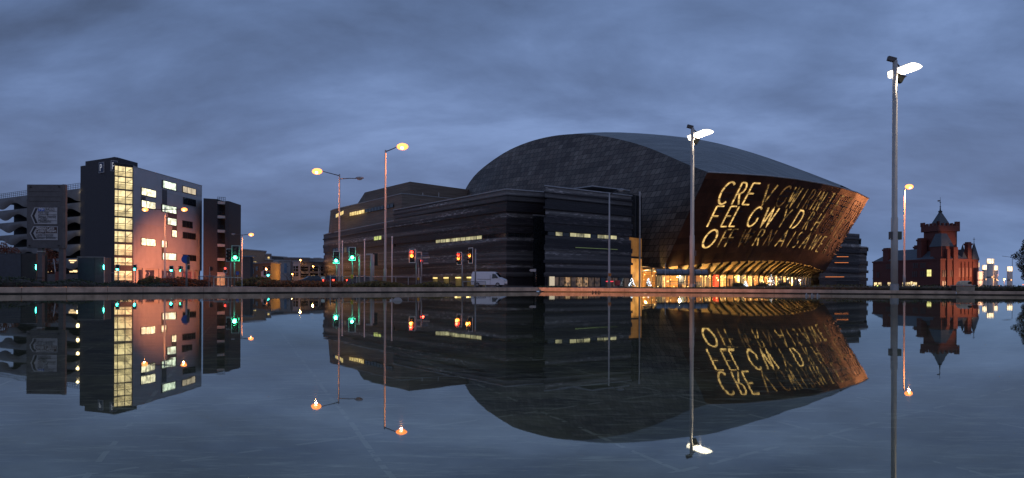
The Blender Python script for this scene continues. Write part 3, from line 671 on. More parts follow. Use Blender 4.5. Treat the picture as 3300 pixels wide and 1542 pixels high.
for i in (7, 19, 31, 43, 54):
    p = GP[i].lerp(inn[i], .55); LAMPS.append((p.x, p.y, 3.2)); light(AC, (p.x, p.y, 3.05), 2400, (1, .62, .24), rad=.05, name='foyer_lamp')
for k, i in enumerate(range(6, NG-3, 3)):  # row of uplighters added to brighten the ribbed soffit
    n_ = (EXT[i]-GT[i]); n_.z = 0; n_.normalize(); p = GP[i]+n_*.7+Vector((0, 0, .12))
    u_ = MB().lathe(p, [(.1, 0), (.12, .12), (.09, .14)], 10).build('added_uplighter', mat('added_uplighter_glass', (1,.8,.5), .4, emit=(1,.66,.25), es=3), AC)
    light(u_, p+Vector((0, 0, .3)), 2300, (1, .64, .22), 'SPOT', .12, GT[i]*.45+EXT[i]*.55, 50, .8, name='added_uplight')
proto = None
rnd = random.Random(5)
for k in range(98):
    i = rnd.randrange(2, NG-3); p = GP[i].lerp(inn[i], rnd.uniform(.04, .7)); z = rnd.uniform(2.1, 2.75) if i > 16 else rnd.uniform(1.2, 3.7)
    if k >= 84: p = Vector(LAMPS[k-84]); z = p.z
    if proto is None:
        proto = at(MB().ball((p.x, p.y, z), .10, 8, 5), (p.x, p.y, z)).build('pendant_lamp', GLOBE)
        tag(proto, 'tiny glowing globe lamp hanging inside the foyer glass under the inscription', 'pendant lamp', 'globe lamps hanging in the foyer'); po = proto
    else:
        po = proto.copy(); COL.objects.link(po); po.location = (p.x, p.y, z); sc_ = rnd.choice((.7, .9, 1.1, 1.5)); po.scale = (sc_,)*3
#==== PART 3
#==== the multi-storey car park on the left
CP = thing('car_park', 'multi storey car park with lit stair tower and wavy pale mesh decks', 'car park', (-76, 165, ZG))
WA, WB = (-74.5, 158.0), (-72.7, 188.3)
nW = out_n(WA, WB); nW = nW if nW.x > 0 else -nW
def cpw(x0, x1, yt, yb): return wall_rect(WA, WB, 320+x0/2.736, 320+x1/2.736, 500+yt/2.736, 500+yb/2.736)
wa, wb = Vector((*WA, 0)), Vector((*WB, 0))
MB().prism([WA, WB, (WB[0]-12, WB[1]+3), (WA[0]-10, WA[1]+8)], 3.6, 23.6).build('metal_cladding', CLAD, CP)
MB().prism([(WA[0]-.3, WA[1]+.2), (WB[0]-.3, WB[1]-.2), (WB[0]-12, WB[1]+3), (WA[0]-10, WA[1]+8)], .1, 3.6).build('ground_floor_wall', CLADL, CP)
rb = MB()
for i in range(61):
    q = wa.lerp(wb, (i+.5)/61); wall_box(rb, q-Vector((.0, .06, 0)), q+Vector((0, .06, 0)), 3.7, 12.4 if True else 23, nW, .002, .035)
rb.build('cladding_rib', CLAD, CP)
for z in (12.45, 16.1, 19.8, 23.45): wall_box(MB(), wa, wb, z, z+.14, nW, .003, .05).build('cladding_trim', CLADL, CP)
def cp_window(x0, x1, yt, yb, m, n=1, frame=BLACK):
    p0, p1, z0, z1 = cpw(x0, x1, yt, yb); e = (p1-p0).normalized()
    o = wall_box(MB(), p0-e*.12, p1+e*.12, z0-.12, z1+.12, nW, .055, .10).build('window', frame, CP)
    for i in range(n):
        a, b = p0.lerp(p1, (i+.05)/n), p0.lerp(p1, (i+.95)/n); wall_box(MB(), a, b, z0, z1, nW, .105, .13).build('pane', m, o)
    return o
for q in ((675, 722, 270, 322), (850, 898, 306, 356), (850, 898, 410, 466), (684, 726, 575, 628), (684, 726, 680, 736), (850, 898, 695, 752), (684, 728, 876, 932)):
    p0, p1, z0, z1 = cpw(*q); wall_box(MB(), p0, p1, z0, z1, nW, .055, .085).build('spandrel_panel', CLADL, CP)
for q in ((552, 592, 306, 444), (602, 680, 520, 556), (640, 680, 622, 662), (366, 404, 366, 408), (592, 598, 760, 815), (548, 585, 820, 864)):
    p0, p1, z0, z1 = cpw(*q); wall_box(MB(), p0, p1, z0, z1, nW, .055, .08).build('dark_panel', DKGREY, CP)
cp_window(367, 492, 304, 363, mat('bright_office_light', (.7,.7,.55), .5, emit=(1,.90,.56), es=1.5, evar=.6, escale=1.2), 3)
cp_window(368, 490, 412, 468, MATS['bright_office_light'], 3)
cp_window(550, 674, 241, 300, GREENW); cp_window(730, 844, 290, 339, DIMW, 3)
cp_window(545, 678, 451, 508, GREENW); cp_window(594, 676, 561, 617, GREENW)
cp_window(637, 677, 667, 724, MATS['bright_office_light']); cp_window(366, 490, 741, 799, MATS['bright_office_light'], 3)
cp_window(545, 588, 757, 814, MATS['bright_office_light']); cp_window(550, 677, 869, 924, GREENW)
for q in ((738, 844, 388, 440), (730, 816, 588, 638), (734, 844, 690, 738), (737, 849, 886, 930)): cp_window(*q, DGLASS, 3)
POST = mat('blue_poster_print', (.06,.07,.13), .4, var=.8, scale=.8); POSTR = mat('pink_poster_print', (.30,.16,.20), .4, var=.7, scale=1.1)
for q, m in (((358, 492, 992, 1085), POST), ((548, 684, 994, 1082), POST), ((738, 856, 1002, 1080), POSTR)):
    p0, p1, z0, z1 = cpw(*q); z0 = .3; o = wall_box(MB(), p0, p1, z0, 3.3, nW, -.29, -.2).build('poster_window', m, CP)
    if m is POST:
        e = (p1-p0).normalized(); text_mb('P', p0+e*(p1-p0).length*.40+Vector((0,0,2.2)), e, (0,0,1), .95, nW*-.19).build('letter', WHITE, o)
        ar = MB(); c = p0+e*(p1-p0).length*.62+Vector((0,0,2.55))+nW*-.19
        for s_ in (-1, 1): ar.beam(c+e*.45, c+Vector((0,0,.36*s_)), .09)
        ar.build('arrow', WHITE, o)
for f in (.14, .36, .60, .86):
    q = wa.lerp(wb, f); wall_box(MB(), q-Vector((0,.5,0)), q+Vector((0,.5,0)), .1, 3.6, nW, -.28, .0).build('pier', CLADL, CP)
# stair tower: dark brick shaft, glazed stair
S0, S1, T0, T1, T2 = (-76.75, 155.0), (-74.6, 157.9), (-85.7, 161.3), (-78.3, 156.4), (-77.5, 155.2)
MB().prism([T0, T1, (-77.0, 155.4), (-76.6, 156.0), (-76, 163), (-84, 168)], .1, 25.).build('stair_tower', BRICKD, CP)
MB().prism([(-87.6, 163.0), (-85.9, 161.9), (-84, 168), (-88, 168)], .1, 24.3).build('tower_return', BRICKD, CP)
nS = out_n(S0, S1); s0, s1 = Vector((*S0, 0)), Vector((*S1, 0))
MB().prism([S0, S1, (-75.2, 161), (-76.7, 160)], .1, 23.9).build('stair_core', DKGREY, CP)
MB().prism(offset_poly([S0, S1, (-75.2, 161), (-76.7, 160)], .06), 23.4, 23.8).build('stair_cap', BLACK, CP)
fl = [(105, 150, 188), (200, 244, 300), (316, 372, 427), (440, 497, 540), (556, 608, 655), (676, 724, 768), (790, 840, 884), (908, 950, 972), (1024, 1068, 1104)]
sg = MB(); 
for yt, ym, yb in fl:
    um = 320+208/2.736; pm = (s0+s1)/2; zt, zm, zb = (ZV(500+y/2.736, pm.y, um) for y in (yt, ym, yb))
    zb = max(.2, zb)
    for f0, f1 in ((.03, .17), (.22, .57), (.63, .97)):
        w = wall_box(MB(), s0.lerp(s1, f0), s0.lerp(s1, f1), zb, zt, nS, .02, .07).build('stair_window', WARM, CP)
        b = wall_box(MB(), s0.lerp(s1, f0), s0.lerp(s1, f1), zm-.05, zm+.07, nS, .075, .14)
        if zm-zb > .4:
            wall_box(b, s0.lerp(s1, f0), s0.lerp(s1, f1), zb+(zm-zb)*.68, zb+(zm-zb)*.68+.06, nS, .075, .12)
            for k in range(3 if f0 < .2 else 6):
                q = s0.lerp(s1, f0+(f1-f0)*(k+.5)/(3 if f0 < .2 else 6)); d = (s1-s0).normalized()*.025
                wall_box(b, q-d, q+d, zb, zb+(zm-zb)*.68, nS, .075, .115)
        if f0 > .5:
            a0, a1 = s0.lerp(s1, .64)+nS*.1, s0.lerp(s1, .96)+nS*.1; b.tube([a0+Vector((0,0,zm)), a1+Vector((0,0,zt-.15))], [.045]*2, 4)
        b.build('stair_rail', BLACK, w)
nT = out_n(T0, T1); t0, t1 = Vector((*T0, 0)), Vector((*T1, 0)); eT = (t1-t0).normalized()
def psign(p, e, n, w):
    o = wall_box(MB(), p-e*w/2, p+e*w/2, p.z-1.05, p.z+1.05, n, .02, .22).build('parking_sign', mat('sign_grey_edge', (.35,.36,.38), .5), CP)
    q = Vector((p.x, p.y, 0)); wall_box(MB(), q-e*(w/2-.12), q+e*(w/2-.12), p.z-.93, p.z+.93, n, .225, .24).build('sign_face', mat('sign_navy', (.03,.045,.10), .5), o)
    text_mb('P', p-e*.48+Vector((0,0,-.68)), e, (0,0,1), 1.95, n*.26, squeeze=.85 if w > 1.4 else .5).build('letter', mat('lit_white_letter', (.7,.7,.72), .5, emit=(.9,.93,1), es=.25), o)
h_, pq = plane_hit(328, T0, T1); pq.z = ZV(541, pq.y, 328); psign(pq, eT, nT, 1.75)
psign(Vector((-77.0, 155.35, ZV(536, 155.4, 362))), Vector((.75,.66,0)).normalized(), Vector((.66,-.75,0)).normalized(), 1.25)
# slim rear tower
MB().prism([(-70.9, 184.5), (-68.4, 186.3), (-68.6, 196), (-73, 194)], .1, 20.2).build('rear_stair_tower', BRICKD, CP)
MB().prism([(-66.9, 187.3), (-66.2, 187.8), (-66.5, 197), (-67.3, 196.5)], .1, 19.9).build('rear_stair_tower', BRICKD, CP)
for k in range(6):
    z = .4+k*3.3; o = MB().prism([(-68.4, 186.5), (-66.9, 187.5), (-67.2, 193), (-68.6, 192)], z+2.2, z+2.85).build('landing', CLADL, CP)
    r_ = MB()
    for j in range(3): r_.tube([(-68.4, 186.45, z+3.0+j*.4), (-66.9, 187.45, z+3.0+j*.4)], [.05]*2, 5)
    for j in range(5): r_.tube([(-68.4+j*.375, 186.45+j*.25, z+2.85), (-68.4+j*.375, 186.45+j*.25, z+3.85)], [.035]*2, 5)
    r_.build('railing', BLACK, o)
MB().prism([(-68.4, 186.4), (-66.9, 187.4), (-66.9, 187.5), (-68.4, 186.5)], .2, 2.6).build('lobby_window', mat('lobby_glow', (.5,.35,.2), .5, emit=(1,.55,.28), es=.32, evar=.5), CP)
# parking decks with wavy mesh screens
D0, D1 = Vector((-86.2, 163.2, 0)), Vector((-124., 189.5, 0)); dD = (D1-D0).normalized(); nD = Vector((-dD.y, dD.x, 0)); nD = nD if nD.y < 0 else -nD; LD = (D1-D0).length
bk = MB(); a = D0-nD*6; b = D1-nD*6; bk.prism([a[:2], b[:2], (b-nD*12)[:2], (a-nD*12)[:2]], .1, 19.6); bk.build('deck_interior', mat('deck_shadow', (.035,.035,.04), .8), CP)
for k in range(6):
    zt = 20.0-2.85*k
    MB().prism([D0[:2], D1[:2], (D1-nD*7)[:2], (D0-nD*7)[:2]], zt-.55, zt-.25).build('deck_slab', CONCD, CP)
    rows = [[], [], []]
    for i in range(73):
        x = LD*i/72; w = math.sin(x*2*math.pi/11.5+k*.9); p = D0+dD*x; bot = zt-1.75-.62*w-(.25 if k == 0 else 0)
        bul = .35+.35*math.sin(x*2*math.pi/11.5+k*.9+1.2)
        rows[0].append(p+nD*.12+Vector((0,0,zt))); rows[1].append(p+nD*(.15+bul)+Vector((0,0,(zt+bot)/2))); rows[2].append(p+nD*.1+Vector((0,0,bot)))
    if zt > 4: MB().grid(rows).build('mesh_screen', MESHW, CP, smooth=True)
    q = D0+dD*.3; tb = wall_box(MB(), D0+dD*.2, D0+dD*3.6, zt-.75, zt-.6, nD, -.45, -.25).build('tube_light', mat('deck_tube_light', (1,.8,.5), .4, emit=(1,.72,.3), es=2.6), CP)
    light(tb, D0+dD*1.8+nD*1.0+Vector((0,0,zt-.5)), 26, (1,.75,.35), rad=.3)
    if k in (2, 3, 4, 5): wall_box(MB(), D0+dD*.2, D0+dD*5, zt-2.6, zt-1.0, nD, -3.2, -3).build('stair_lobby_glow', mat('deck_glow', (.3,.3,.2), .5, emit=(.75,.75,.4), es=.22, evar=.6, escale=.7), CP)
rl = MB()
for j in (.35, .75, 1.1): rl.tube([D0+Vector((0,0,20+j)), D1+Vector((0,0,20+j))], [.04]*2, 5)
for i in range(48): p = D0+dD*(LD*i/47); rl.tube([p+Vector((0,0,20)), p+Vector((0,0,21.1))], [.035]*2, 5)
rl.build('roof_railing', BLACK, CP)

#==== red brick clock-tower building on the right
PH = thing('brick_hall', 'red brick victorian hall with slate roofs and battlemented tower', 'brick hall', (158, 297, ZG))
PC = Vector((158, 296.4, 0)); pd1 = Vector((-.2, .98, 0)).normalized(); pd2 = Vector((pd1.y, -pd1.x, 0))
def pp(s, t, z=0): return PC+pd1*s+pd2*t+Vector((0, 0, z))
def pbox(s0, s1, t0, t1, z0, z1, name, m, par=None, mbx=None):
    mb = mbx or MB(); mb.prism([pp(s0, t0)[:2], pp(s0, t1)[:2], pp(s1, t1)[:2], pp(s1, t0)[:2]], z0, z1)
    return mb if mbx else mb.build(name, m, par or PH)
def hip(s0, s1, t0, t1, z0, z1, i, name='roof', ridge=None, o=.35):
    a = [pp(s0-o, t0-o, z0), pp(s0-o, t1+o, z0), pp(s1+o, t1+o, z0), pp(s1+o, t0-o, z0)]; tm = (t0+t1)/2; sm = (s0+s1)/2
    r0, r1 = (pp(s0+i, tm, z1), pp(s1-i, tm, z1)) if s1-s0 > t1-t0 else (pp(sm, t0+i, z1), pp(sm, t1-i, z1))
    if s1-s0 > t1-t0: f = [(0,1,4), (1,2,5,4), (2,3,5), (3,0,4,5), (3,2,1,0)]
    else: f = [(3,0,4), (0,1,5,4), (1,2,5), (2,3,4,5), (3,2,1,0)]
    return MB().add(a+[r0, r1], f).build(name, ROOFS, PH)
W_ = pbox(0, 39, 0, 15.5, .1, 10.3, 'wall', RED)
pbox(-.25, 39.25, -.25, 15.7, 10.3, 10.9, 'cornice', RED)
for z in (3.6, 7.0): pbox(-.12, 39.1, -.12, 15.6, z, z+.3, 'string_course', RED)
rf = hip(4.5, 38.6, .4, 11, 10.9, 15.3, 5.5)
hip(.2, 6, 3.2, 9.8, 10.9, 14.2, 2.8, name='gable_roof')
hip(.4, 9, 9.5, 15.2, 10.9, 14.6, 2.2, name='gable_roof')
def chimney(s, t, w, d, z0, z1):
    c = pbox(s-w/2, s+w/2, t-d/2, t+d/2, z0, z1-1.2, 'chimney', RED); pbox(s-w/2-.25, s+w/2+.25, t-d/2-.25, t+d/2+.25, z1-1.2, z1-.5, 'chimney_cap', RED, c)
    pbox(s-w/2+.1, s+w/2-.1, t-d/2+.1, t+d/2-.1, z1-.5, z1, 'chimney_top', RED, c)
chimney(31, 1.0, 3.0, 2.2, 10, 16.2); chimney(23, 8.0, 1.6, 1.2, 14, 17.0); chimney(14, 7.0, 2.2, 1.4, 14, 17.0); chimney(12.5, 2.2, 2.4, 2.6, 11, 19.2); chimney(.8, 12.4, 1.8, 1.6, 10, 17.2)
# tower
tcx, tcy, hw = 10.0, 8.1, 4.0
pbox(tcx-hw, tcx+hw, tcy-hw, tcy+hw, 10, 21.5, 'tower', RED)
pbox(tcx-hw-.7, tcx+hw+.7, tcy-hw-.7, tcy+hw+.7, 21.5, 23.6, 'parapet', RED)
for i in range(5):
    for (a, b) in ((tcx-hw-.7+i*(2*hw+.5)/4.4, tcy-hw-.7), (tcx-hw-.7+i*(2*hw+.5)/4.4, tcy+hw+.1), (tcx-hw-.7, tcy-hw-.7+i*(2*hw+.5)/4.4), (tcx+hw+.1, tcy-hw-.7+i*(2*hw+.5)/4.4)):
        pbox(a, a+.95, b, b+.6, 23.603, 25.2 if i in (0, 4) else 24.6, 'battlement', RED)
q = [pp(tcx-2.6, tcy-2.6, 23.7), pp(tcx-2.6, tcy+2.6, 23.7), pp(tcx+2.6, tcy+2.6, 23.7), pp(tcx+2.6, tcy-2.6, 23.7), pp(tcx-.35, tcy-.35, 29), pp(tcx-.35, tcy+.35, 29), pp(tcx+.35, tcy+.35, 29), pp(tcx+.35, tcy-.35, 29)]
sp = MB().add(q, [(3,2,1,0), (4,5,6,7), (0,1,5,4), (1,2,6,5), (2,3,7,6), (3,0,4,7)]).build('spire', ROOFS, PH)
c = pp(tcx, tcy); MB().lathe((c.x, c.y, 0), [(.75, 29), (.75, 29.5), (.3, 29.7), (.16, 31), (.32, 31.2), (.12, 31.4), (.1, 32.6), (.35, 32.8), (.08, 33), (.05, 34.8)], 8).box((c.x-.5, c.y, 33.4), (1.1, .08, .5)).build('weathervane', BLACK, sp)
# steep roof against the tower, on a projecting bay
pbox(1.0, 6.8, 1.2, 6.0, 10, 15.5, 'bay_wall', RED)
q = [pp(.7, .9, 15.5), pp(.7, 6.3, 15.5), pp(7.1, 6.3, 15.5), pp(7.1, .9, 15.5), pp(2.6, 2.4, 20.4), pp(2.6, 4.8, 20.4), pp(5.6, 4.8, 20.4), pp(5.6, 2.4, 20.4)]
MB().add(q, [(3,2,1,0), (4,5,6,7), (0,1,5,4), (1,2,6,5), (2,3,7,6), (3,0,4,7)]).build('bay_roof', ROOFS, PH)
# corner turrets and dormers
def turret(s, t, r, z0, z1, z2):
    c = pp(s, t); o = MB().lathe((c.x, c.y, 0), [(r, z0), (r, z1), (r*1.15, z1+.1), (r*1.15, z1+.5)], 8).build('turret', RED, PH)
    MB().lathe((c.x, c.y, 0), [(r*1.25, z1+.5), (.1, z2)], 8).build('turret_roof', ROOFS, o); MB().tube([(c.x, c.y, z2-.2), (c.x, c.y, z2+2)], [.12, .06], 6).box((c.x, c.y, z2+1.3), (.8, .1, .16)).build('finial', BLACK, o)
turret(.6, 14.8, 1.5, .1, 10.2, 17.0); pbox(-.5, 1.6, 5.2, 7.0, .1, 15.2, 'pier', RED); pbox(-.6, .5, 2.4, 3.6, .1, 14.4, 'pier', RED)
MB().lathe(pp(4, 6.5)*1+Vector((0,0,0)), [(1.2, 13.2), (.1, 16.8)], 6).build('dormer_roof', ROOFS, PH); MB().lathe(pp(3.4, 12.3), [(.9, 13.6), (.1, 16.4)], 6).build('dormer_roof', ROOFS, PH)
# windows: long side faces left, short side faces the square
def pwin(face, x, z0, z1, w, m, n=2):
    for k in range(n):
        a = x+(k-(n-1)/2)*(w+.25)
        if face == 'L': o = MB().prism([pp(a-w/2, -.05)[:2], pp(a+w/2, -.05)[:2], pp(a+w/2, -.16)[:2], pp(a-w/2, -.16)[:2]], z0, z1)
        else: o = MB().prism([pp(-.05, a-w/2)[:2], pp(-.16, a-w/2)[:2], pp(-.16, a+w/2)[:2], pp(-.05, a+w/2)[:2]], z0, z1)
        o = o.build('window', m, PH)
        if face == 'L': MB().prism([pp(a-w/2, -.17)[:2], pp(a+w/2, -.17)[:2], pp(a+w/2, -.22)[:2], pp(a-w/2, -.22)[:2]], (z0+z1)/2-.06, (z0+z1)/2+.06).build('glazing_bar', RED, o)
WLIT = mat('hall_window_light', (.6,.5,.3), .5, emit=(1,.74,.34), es=1.2, evar=.5, escale=.6); WDK = mat('hall_dark_pane', (.09,.045,.04), .35)
for s in (37, 34.3, 31.5, 28.5, 24.8, 19.6, 17.2, 13.4): pwin('L', s, .5, 2.2, .75, WLIT if s not in (31.5,) else WDK)
pwin('L', 15.4, .4, 2.5, .9, WLIT, 1)
for s in (35.5, 27, 13.6, 9.2): pwin('L', s, 4.2, 6.4, .8, WDK, 2 if s > 20 else 3)
pwin('L', 5.8, 4.4, 6.9, .95, mat('yellow_hall_window', (.6,.6,.3), .5, emit=(.95,.88,.3), es=1.05), 2)
for s in (29, 13.2, 9.0): pwin('L', s, 7.6, 9.6, .8, WDK, 3)
for t in (8.0, 9.6, 11.2, 12.8): pwin('F', t, 4.2, 7.6, .7, mat('arcade_glass', (.25,.12,.09), .3), 1)
for t in (1.5, 4.6): pwin('F', t, 4.2, 6.6, .6, WDK, 2)
for t in (1.5, 8, 11, 13.2): pwin('F', t, .6, 2.6, .7, WDK, 2)
for t in (7.2, 8.8, 10.4, 12.0, 13.6): pbox(-.45, 0, t-.18, t+.18, .1, 9.6, 'pilaster', RED)

#==== lamps
def sodium_lamp(u, vtop, z, arms, label, energy, vbase=None, hot=SODIUM, r=.10, aim=None, group='sodium street lamps by the road', cat='street lamp'):
    """arms: list of (u, v, lit); the mast leans nowhere, heads hang at the arm ends"""
    top = VZ(u, vtop, z); Y = top.y; b = G(u, Y); t = thing('street_lamp', label, cat, b, group)
    bx = b.x
    MB().tube([b, b+Vector((0,0,1.6)), b+Vector((0,0,1.65)), (bx, Y, top.z)], [r*1.25, r*1.25, r, r*.62], 12).build('mast', POLEW, t, smooth=True)
    for au, av, lit in arms:
        e = V(au, av, Y); e.y = Y; s = Vector((bx, Y, min(top.z-.15, e.z-.05 if e.z < top.z else top.z-.15)))
        d = Vector((e.x-bx, 0, 0)).normalized()
        MB().tube([s, s.lerp(e, .5)+Vector((0,0,.04)), e-d*.35], [r*.45, r*.4, r*.35], 8).build('arm', DKGREY, t, smooth=True)
        hd = MB().ball(e+Vector((0,0,.05)), (.42, .2, .13), 12, 6).build('lamp_head', DKGREY if lit else STEEL, t, smooth=True)
        MB().ball(e+Vector((0,0,-.06)), (.50, .32, .30) if lit else (.26, .15, .10), 12, 6).build('lens', hot if lit else CLADL, hd, smooth=True)
        if lit: MB().ball(e+Vector((0, -.12, -.14)), (.24, .2, .2), 12, 6).build('burner', mat('burner_glass', (1,.9,.7), .3, emit=(1,.78,.42), es=3.5), hd, smooth=True)
        if lit and aim and aim[0] == au: light(t, e+Vector((.1, 1.0, -.55)), aim[1], (1, .27, .11), 'SPOT', rad=.15, target=aim[2], size=aim[3], blend=.95)
        if lit: light(t, e+Vector((0, -.1, -.40)), energy, (1, .31, .10), 'SPOT', rad=.08, target=e+Vector((0, -.1, -5)), size=174, blend=.2)
    return t
sodium_lamp(1093, 562, 11, [(1022, 551, 1), (1159, 576, 0)], 'tall twin arm street lamp, left lantern glowing orange and right one unlit', 800)
sodium_lamp(1241, 484, 12, [(1297, 471, 1)], 'tallest orange street lamp with one short arm, before the slate block', 800)
sodium_lamp(779.6, 756, 10, [(809.6, 756, 1), (752, 756, 0)], 'small twin arm street lamp between car park and far offices', 1300, r=.14, aim=(809.6, 66000, (-73.5, 171, -3.0), 82))
sodium_lamp(531, 668, 12.6, [(594, 675, 1), (468, 675, 1)], 'twin arm street lamp in front of the car park cladding', 1500, r=.15, aim=None)
sodium_lamp(2914, 611, 12, [(2930, 601, 1)], 'orange street lamp beside the big pole near the brick hall', 2500, r=.12)
lf = sodium_lamp(1963, 622, 10, [(2001, 614, 0)], 'unlit street lamp with one arm before the slate block', 0, r=.11)
p = V(1965, 886, lf.location.y-.2); MB().box(p, (.3, .12, .3)).build('orange_tag', mat('orange_paint', (.55,.18,.03), .5), lf)

def plaza_lamp(u, vtop, vbase_Y, label):
    Y = vbase_Y; px = Y/F; b = G(u, Y); top = V(u, vtop, Y).z; t = thing('plaza_lamp', label, 'plaza lamp', b, 'tall white plaza lamps at the pool edge')
    MB().tube([b, b+Vector((0,0,3.6)), b+Vector((0,0,3.62)), (b.x, Y, top-.1)], [.165, .16, .135, .115], 14).build('mast', POLEW, t, smooth=True)
    MB().tube([b, b+Vector((0,0,.35))], [.2, .19], 14).build('base_sleeve', STEEL, t)
    k = 1
    # leaf-shaped reflector panel tilted up to the right, lit from below
    c = Vector((b.x+.58, Y+.2, top-.52)); ax = Vector((.93, .12, .22)).normalized(); ay = Vector((-.30, .66, -.66)); ay = (ay-ax*ay.dot(ax)).normalized(); n = ax.cross(ay)
    out = [(-1.0, -.12), (-.5, -.26), (-.1, -.38), (.25, -.46), (.5, -.40), (.8, -.22), (1.0, -.04), (1.0, .06), (.85, .16), (.3, .27), (-.3, .36), (-.72, .40), (-.84, .34)]
    pts = [c+ax*x*.95+ay*y*.78 for x, y in out]
    hd = MB().extrude([p+n*.05 for p in pts], n*.045).build('reflector', WHITE, t)
    MB().extrude(pts, n*.04).build('lit_panel', LAMPW, hd)
    MB().tube([(b.x, Y, top-.15), tuple(c-ax*.1+n*.1)], [.05, .04], 8).build('arm', DKGREY, t)
    MB().box((b.x-.16, Y, top-.03), (.42, .2, .22), ry=.25).build('control_box', DKGREY, t, bevel=.02)
    fl_ = MB().box((b.x+.24, Y, top-1.02), (.28, .26, .3), ry=.5).build('floodlight', mat('ochre_metal', (.22,.17,.07), .5), t, bevel=.02)
    MB().box((b.x+.27, Y, top-.82), (.5, .34, .035), ry=.35).build('hood', WHITE, fl_)
    MB().tube([(b.x, Y, top-1.2), (b.x+.3, Y, top-1.16)], [.03]*2, 6).build('bracket', DKGREY, t)
    light(t, c-n*.10, 300, (1, .82, .6), rad=.05)
    return t
pl = plaza_lamp(2230, 408, 54.0, 'tall white plaza lamp on the pool edge before the domed arts centre')
pl2 = plaza_lamp(2882, 190, 39.6, 'tallest plaza lamp, nearest pole at the pool edge by the brick hall')
b = G(2882, 39.6); bx_ = MB().box((b.x+.21, 39.6, ZV(760, 39.6, 2882)), (.2, .26, .4)).build('sign_box', mat('sign_green_grey', (.08,.10,.08), .5), pl2, bevel=.015)
MB().box((b.x-.19, 39.6, ZV(760, 39.6, 2882)), (.1, .22, .38)).build('junction_box', DKGREY, pl2)
for z in (.18, .52): MB().tube([(b.x, 39.6, ZV(760, 39.6, 2882)+z-.5), (b.x, 39.6, ZV(760, 39.6, 2882)+z-.44)], [.15, .15], 14).build('strap', STEEL, pl2)
b = G(2230, 54); MB().box((b.x+.18, 54, ZV(817, 54, 2230)), (.16, .2, .35)).build('junction_box', DKGREY, pl)

# far small lamps
def far_lamp(u, v, Y, label, m=SODIUMS, r=.3, energy=600, target=None):
    c = V(u, v, Y); b = G(u, Y); t = thing('far_lamp', label, 'street lamp', b, 'far lamps along the streets')
    MB().tube([b, (b.x, Y, max(.4, c.z-.1))], [.09, .06], 8).build('mast', DKGREY, t)
    hd = MB().ball(c, (r, r, r*.75), 10, 6).build('lens', m, t, smooth=True)
    MB().box((c.x, c.y+.02, c.z+r*.8), (r*1.6, r*1.2, r*.3)).build('lamp_cap', DKGREY, t)
    if energy: light(t, c+Vector((0, -r*1.6, -.1)), energy, (1,.45,.14), rad=.2)
    return t
far_lamp(969, 839, 220, 'small far orange street lamp before the white framed office', energy=520)
far_lamp(1009, 859, 230, 'small far street lamp in front of the white framed office bands', energy=520)
far_lamp(858, 868, 212, 'small far street lamp before the orange lit brick corner', energy=1300)
far_lamp(943, 884, 226, 'low far street lamp left of the white framed office', energy=480, r=.26)
far_lamp(3236, 901, 270, 'far orange lamp right of the white light columns', energy=1500)
fl1 = far_lamp(3219, 923, 288, 'low ground floodlight glowing between the light columns', r=.34, energy=0)
fl2 = far_lamp(3297, 918, 340, 'low orange floodlight at the right edge near the conifer', r=.2, energy=0)
far_lamp(2828, 922, 255, 'low yellow green lamp between slate wall and brick hall', m=mat('yellow_green_glass', (.8,.9,.3), .3, emit=(.8,1,.2), es=6), r=.22, energy=0)
far_lamp(2944, 921, 262, 'bright round lamp against the foot of the brick hall', m=LAMPW, r=.45, energy=0)
far_lamp(2963, 923, 268, 'small yellow lamp at the foot of the brick hall', m=GLOBE, r=.24, energy=0)
light(fl1, V(3219, 918, 284), 18000, (1, .50, .26), 'SPOT', .3, (164, 300, 6), 70, .5)
light(fl2, V(3297, 910, 337), 430000, (1, .33, .12), 'SPOT', .4, tuple(fac(FL*.90, .82)), 12, .55)

#==== light columns in the square
def light_col(u0, u1, vtop, Y, lit, label):
    uc = (u0+u1)/2; r = (u1-u0)/2/F*Y; b = G(uc, Y); z = ZV(vtop, Y, uc); t = thing('light_column', label, 'light column', b, 'white light columns in the square')
    hl = 15/F*Y
    MB().lathe(b-Vector((0,0,ZG)), [(r, .1), (r, z-hl)], 16).build('shaft', mat('white_column', (.78,.74,.70), .5, var=.1, scale=.4), t, smooth=False)
    MB().lathe(b-Vector((0,0,ZG)), [(r*1.02, z*.36), (r*1.02, z*.36+.35)], 16).build('band', DKGREY, t)
    if lit:
        o = MB().lathe(b-Vector((0,0,ZG)), [(r*.94, z-hl+.05), (r*.94, z)], 16).build('lantern', mat('lantern_glass', (1,.85,.65), .4, emit=(1,.72,.45), es=2.1, evar=.45, escale=.8), t)
        rg = MB()
        for k in range(10): a = 2*math.pi*k/10; rg.tube([(b.x+r*math.cos(a), Y+r*math.sin(a), z-hl), (b.x+r*math.cos(a), Y+r*math.sin(a), z)], [.07]*2, 5)
        rg.build('lantern_bar', STEEL, o)
        MB().ball((b.x, Y-r, z*.36+.2), (.25, .12, .3), 8, 5).build('spot_lens', mat('small_warm_glass', (1,.6,.3), .3, emit=(1,.45,.2), es=2.), t)
    return t
for q in ((3137, 3155, 847, 300, 1, 'white light column against the brick hall corner, glowing top'), (3150, 3167, 861, 296, 0, 'unlit plain white column between two glowing ones'), (3166, 3181, 855, 305, 1, 'third white column from brick hall, low glowing top'), (3181, 3202, 835, 270, 1, 'thickest and tallest white column with glowing top'), (3201, 3215, 857, 310, 1, 'white column just right of the tallest one, glowing'), (3246, 3262, 860, 300, 1, 'lone white light column standing apart on the right')): light_col(*q)
t = thing('street_lamp', 'faint unlit street lamp behind the lone white column', 'street lamp', G(3262, 330), 'far lamps along the streets')
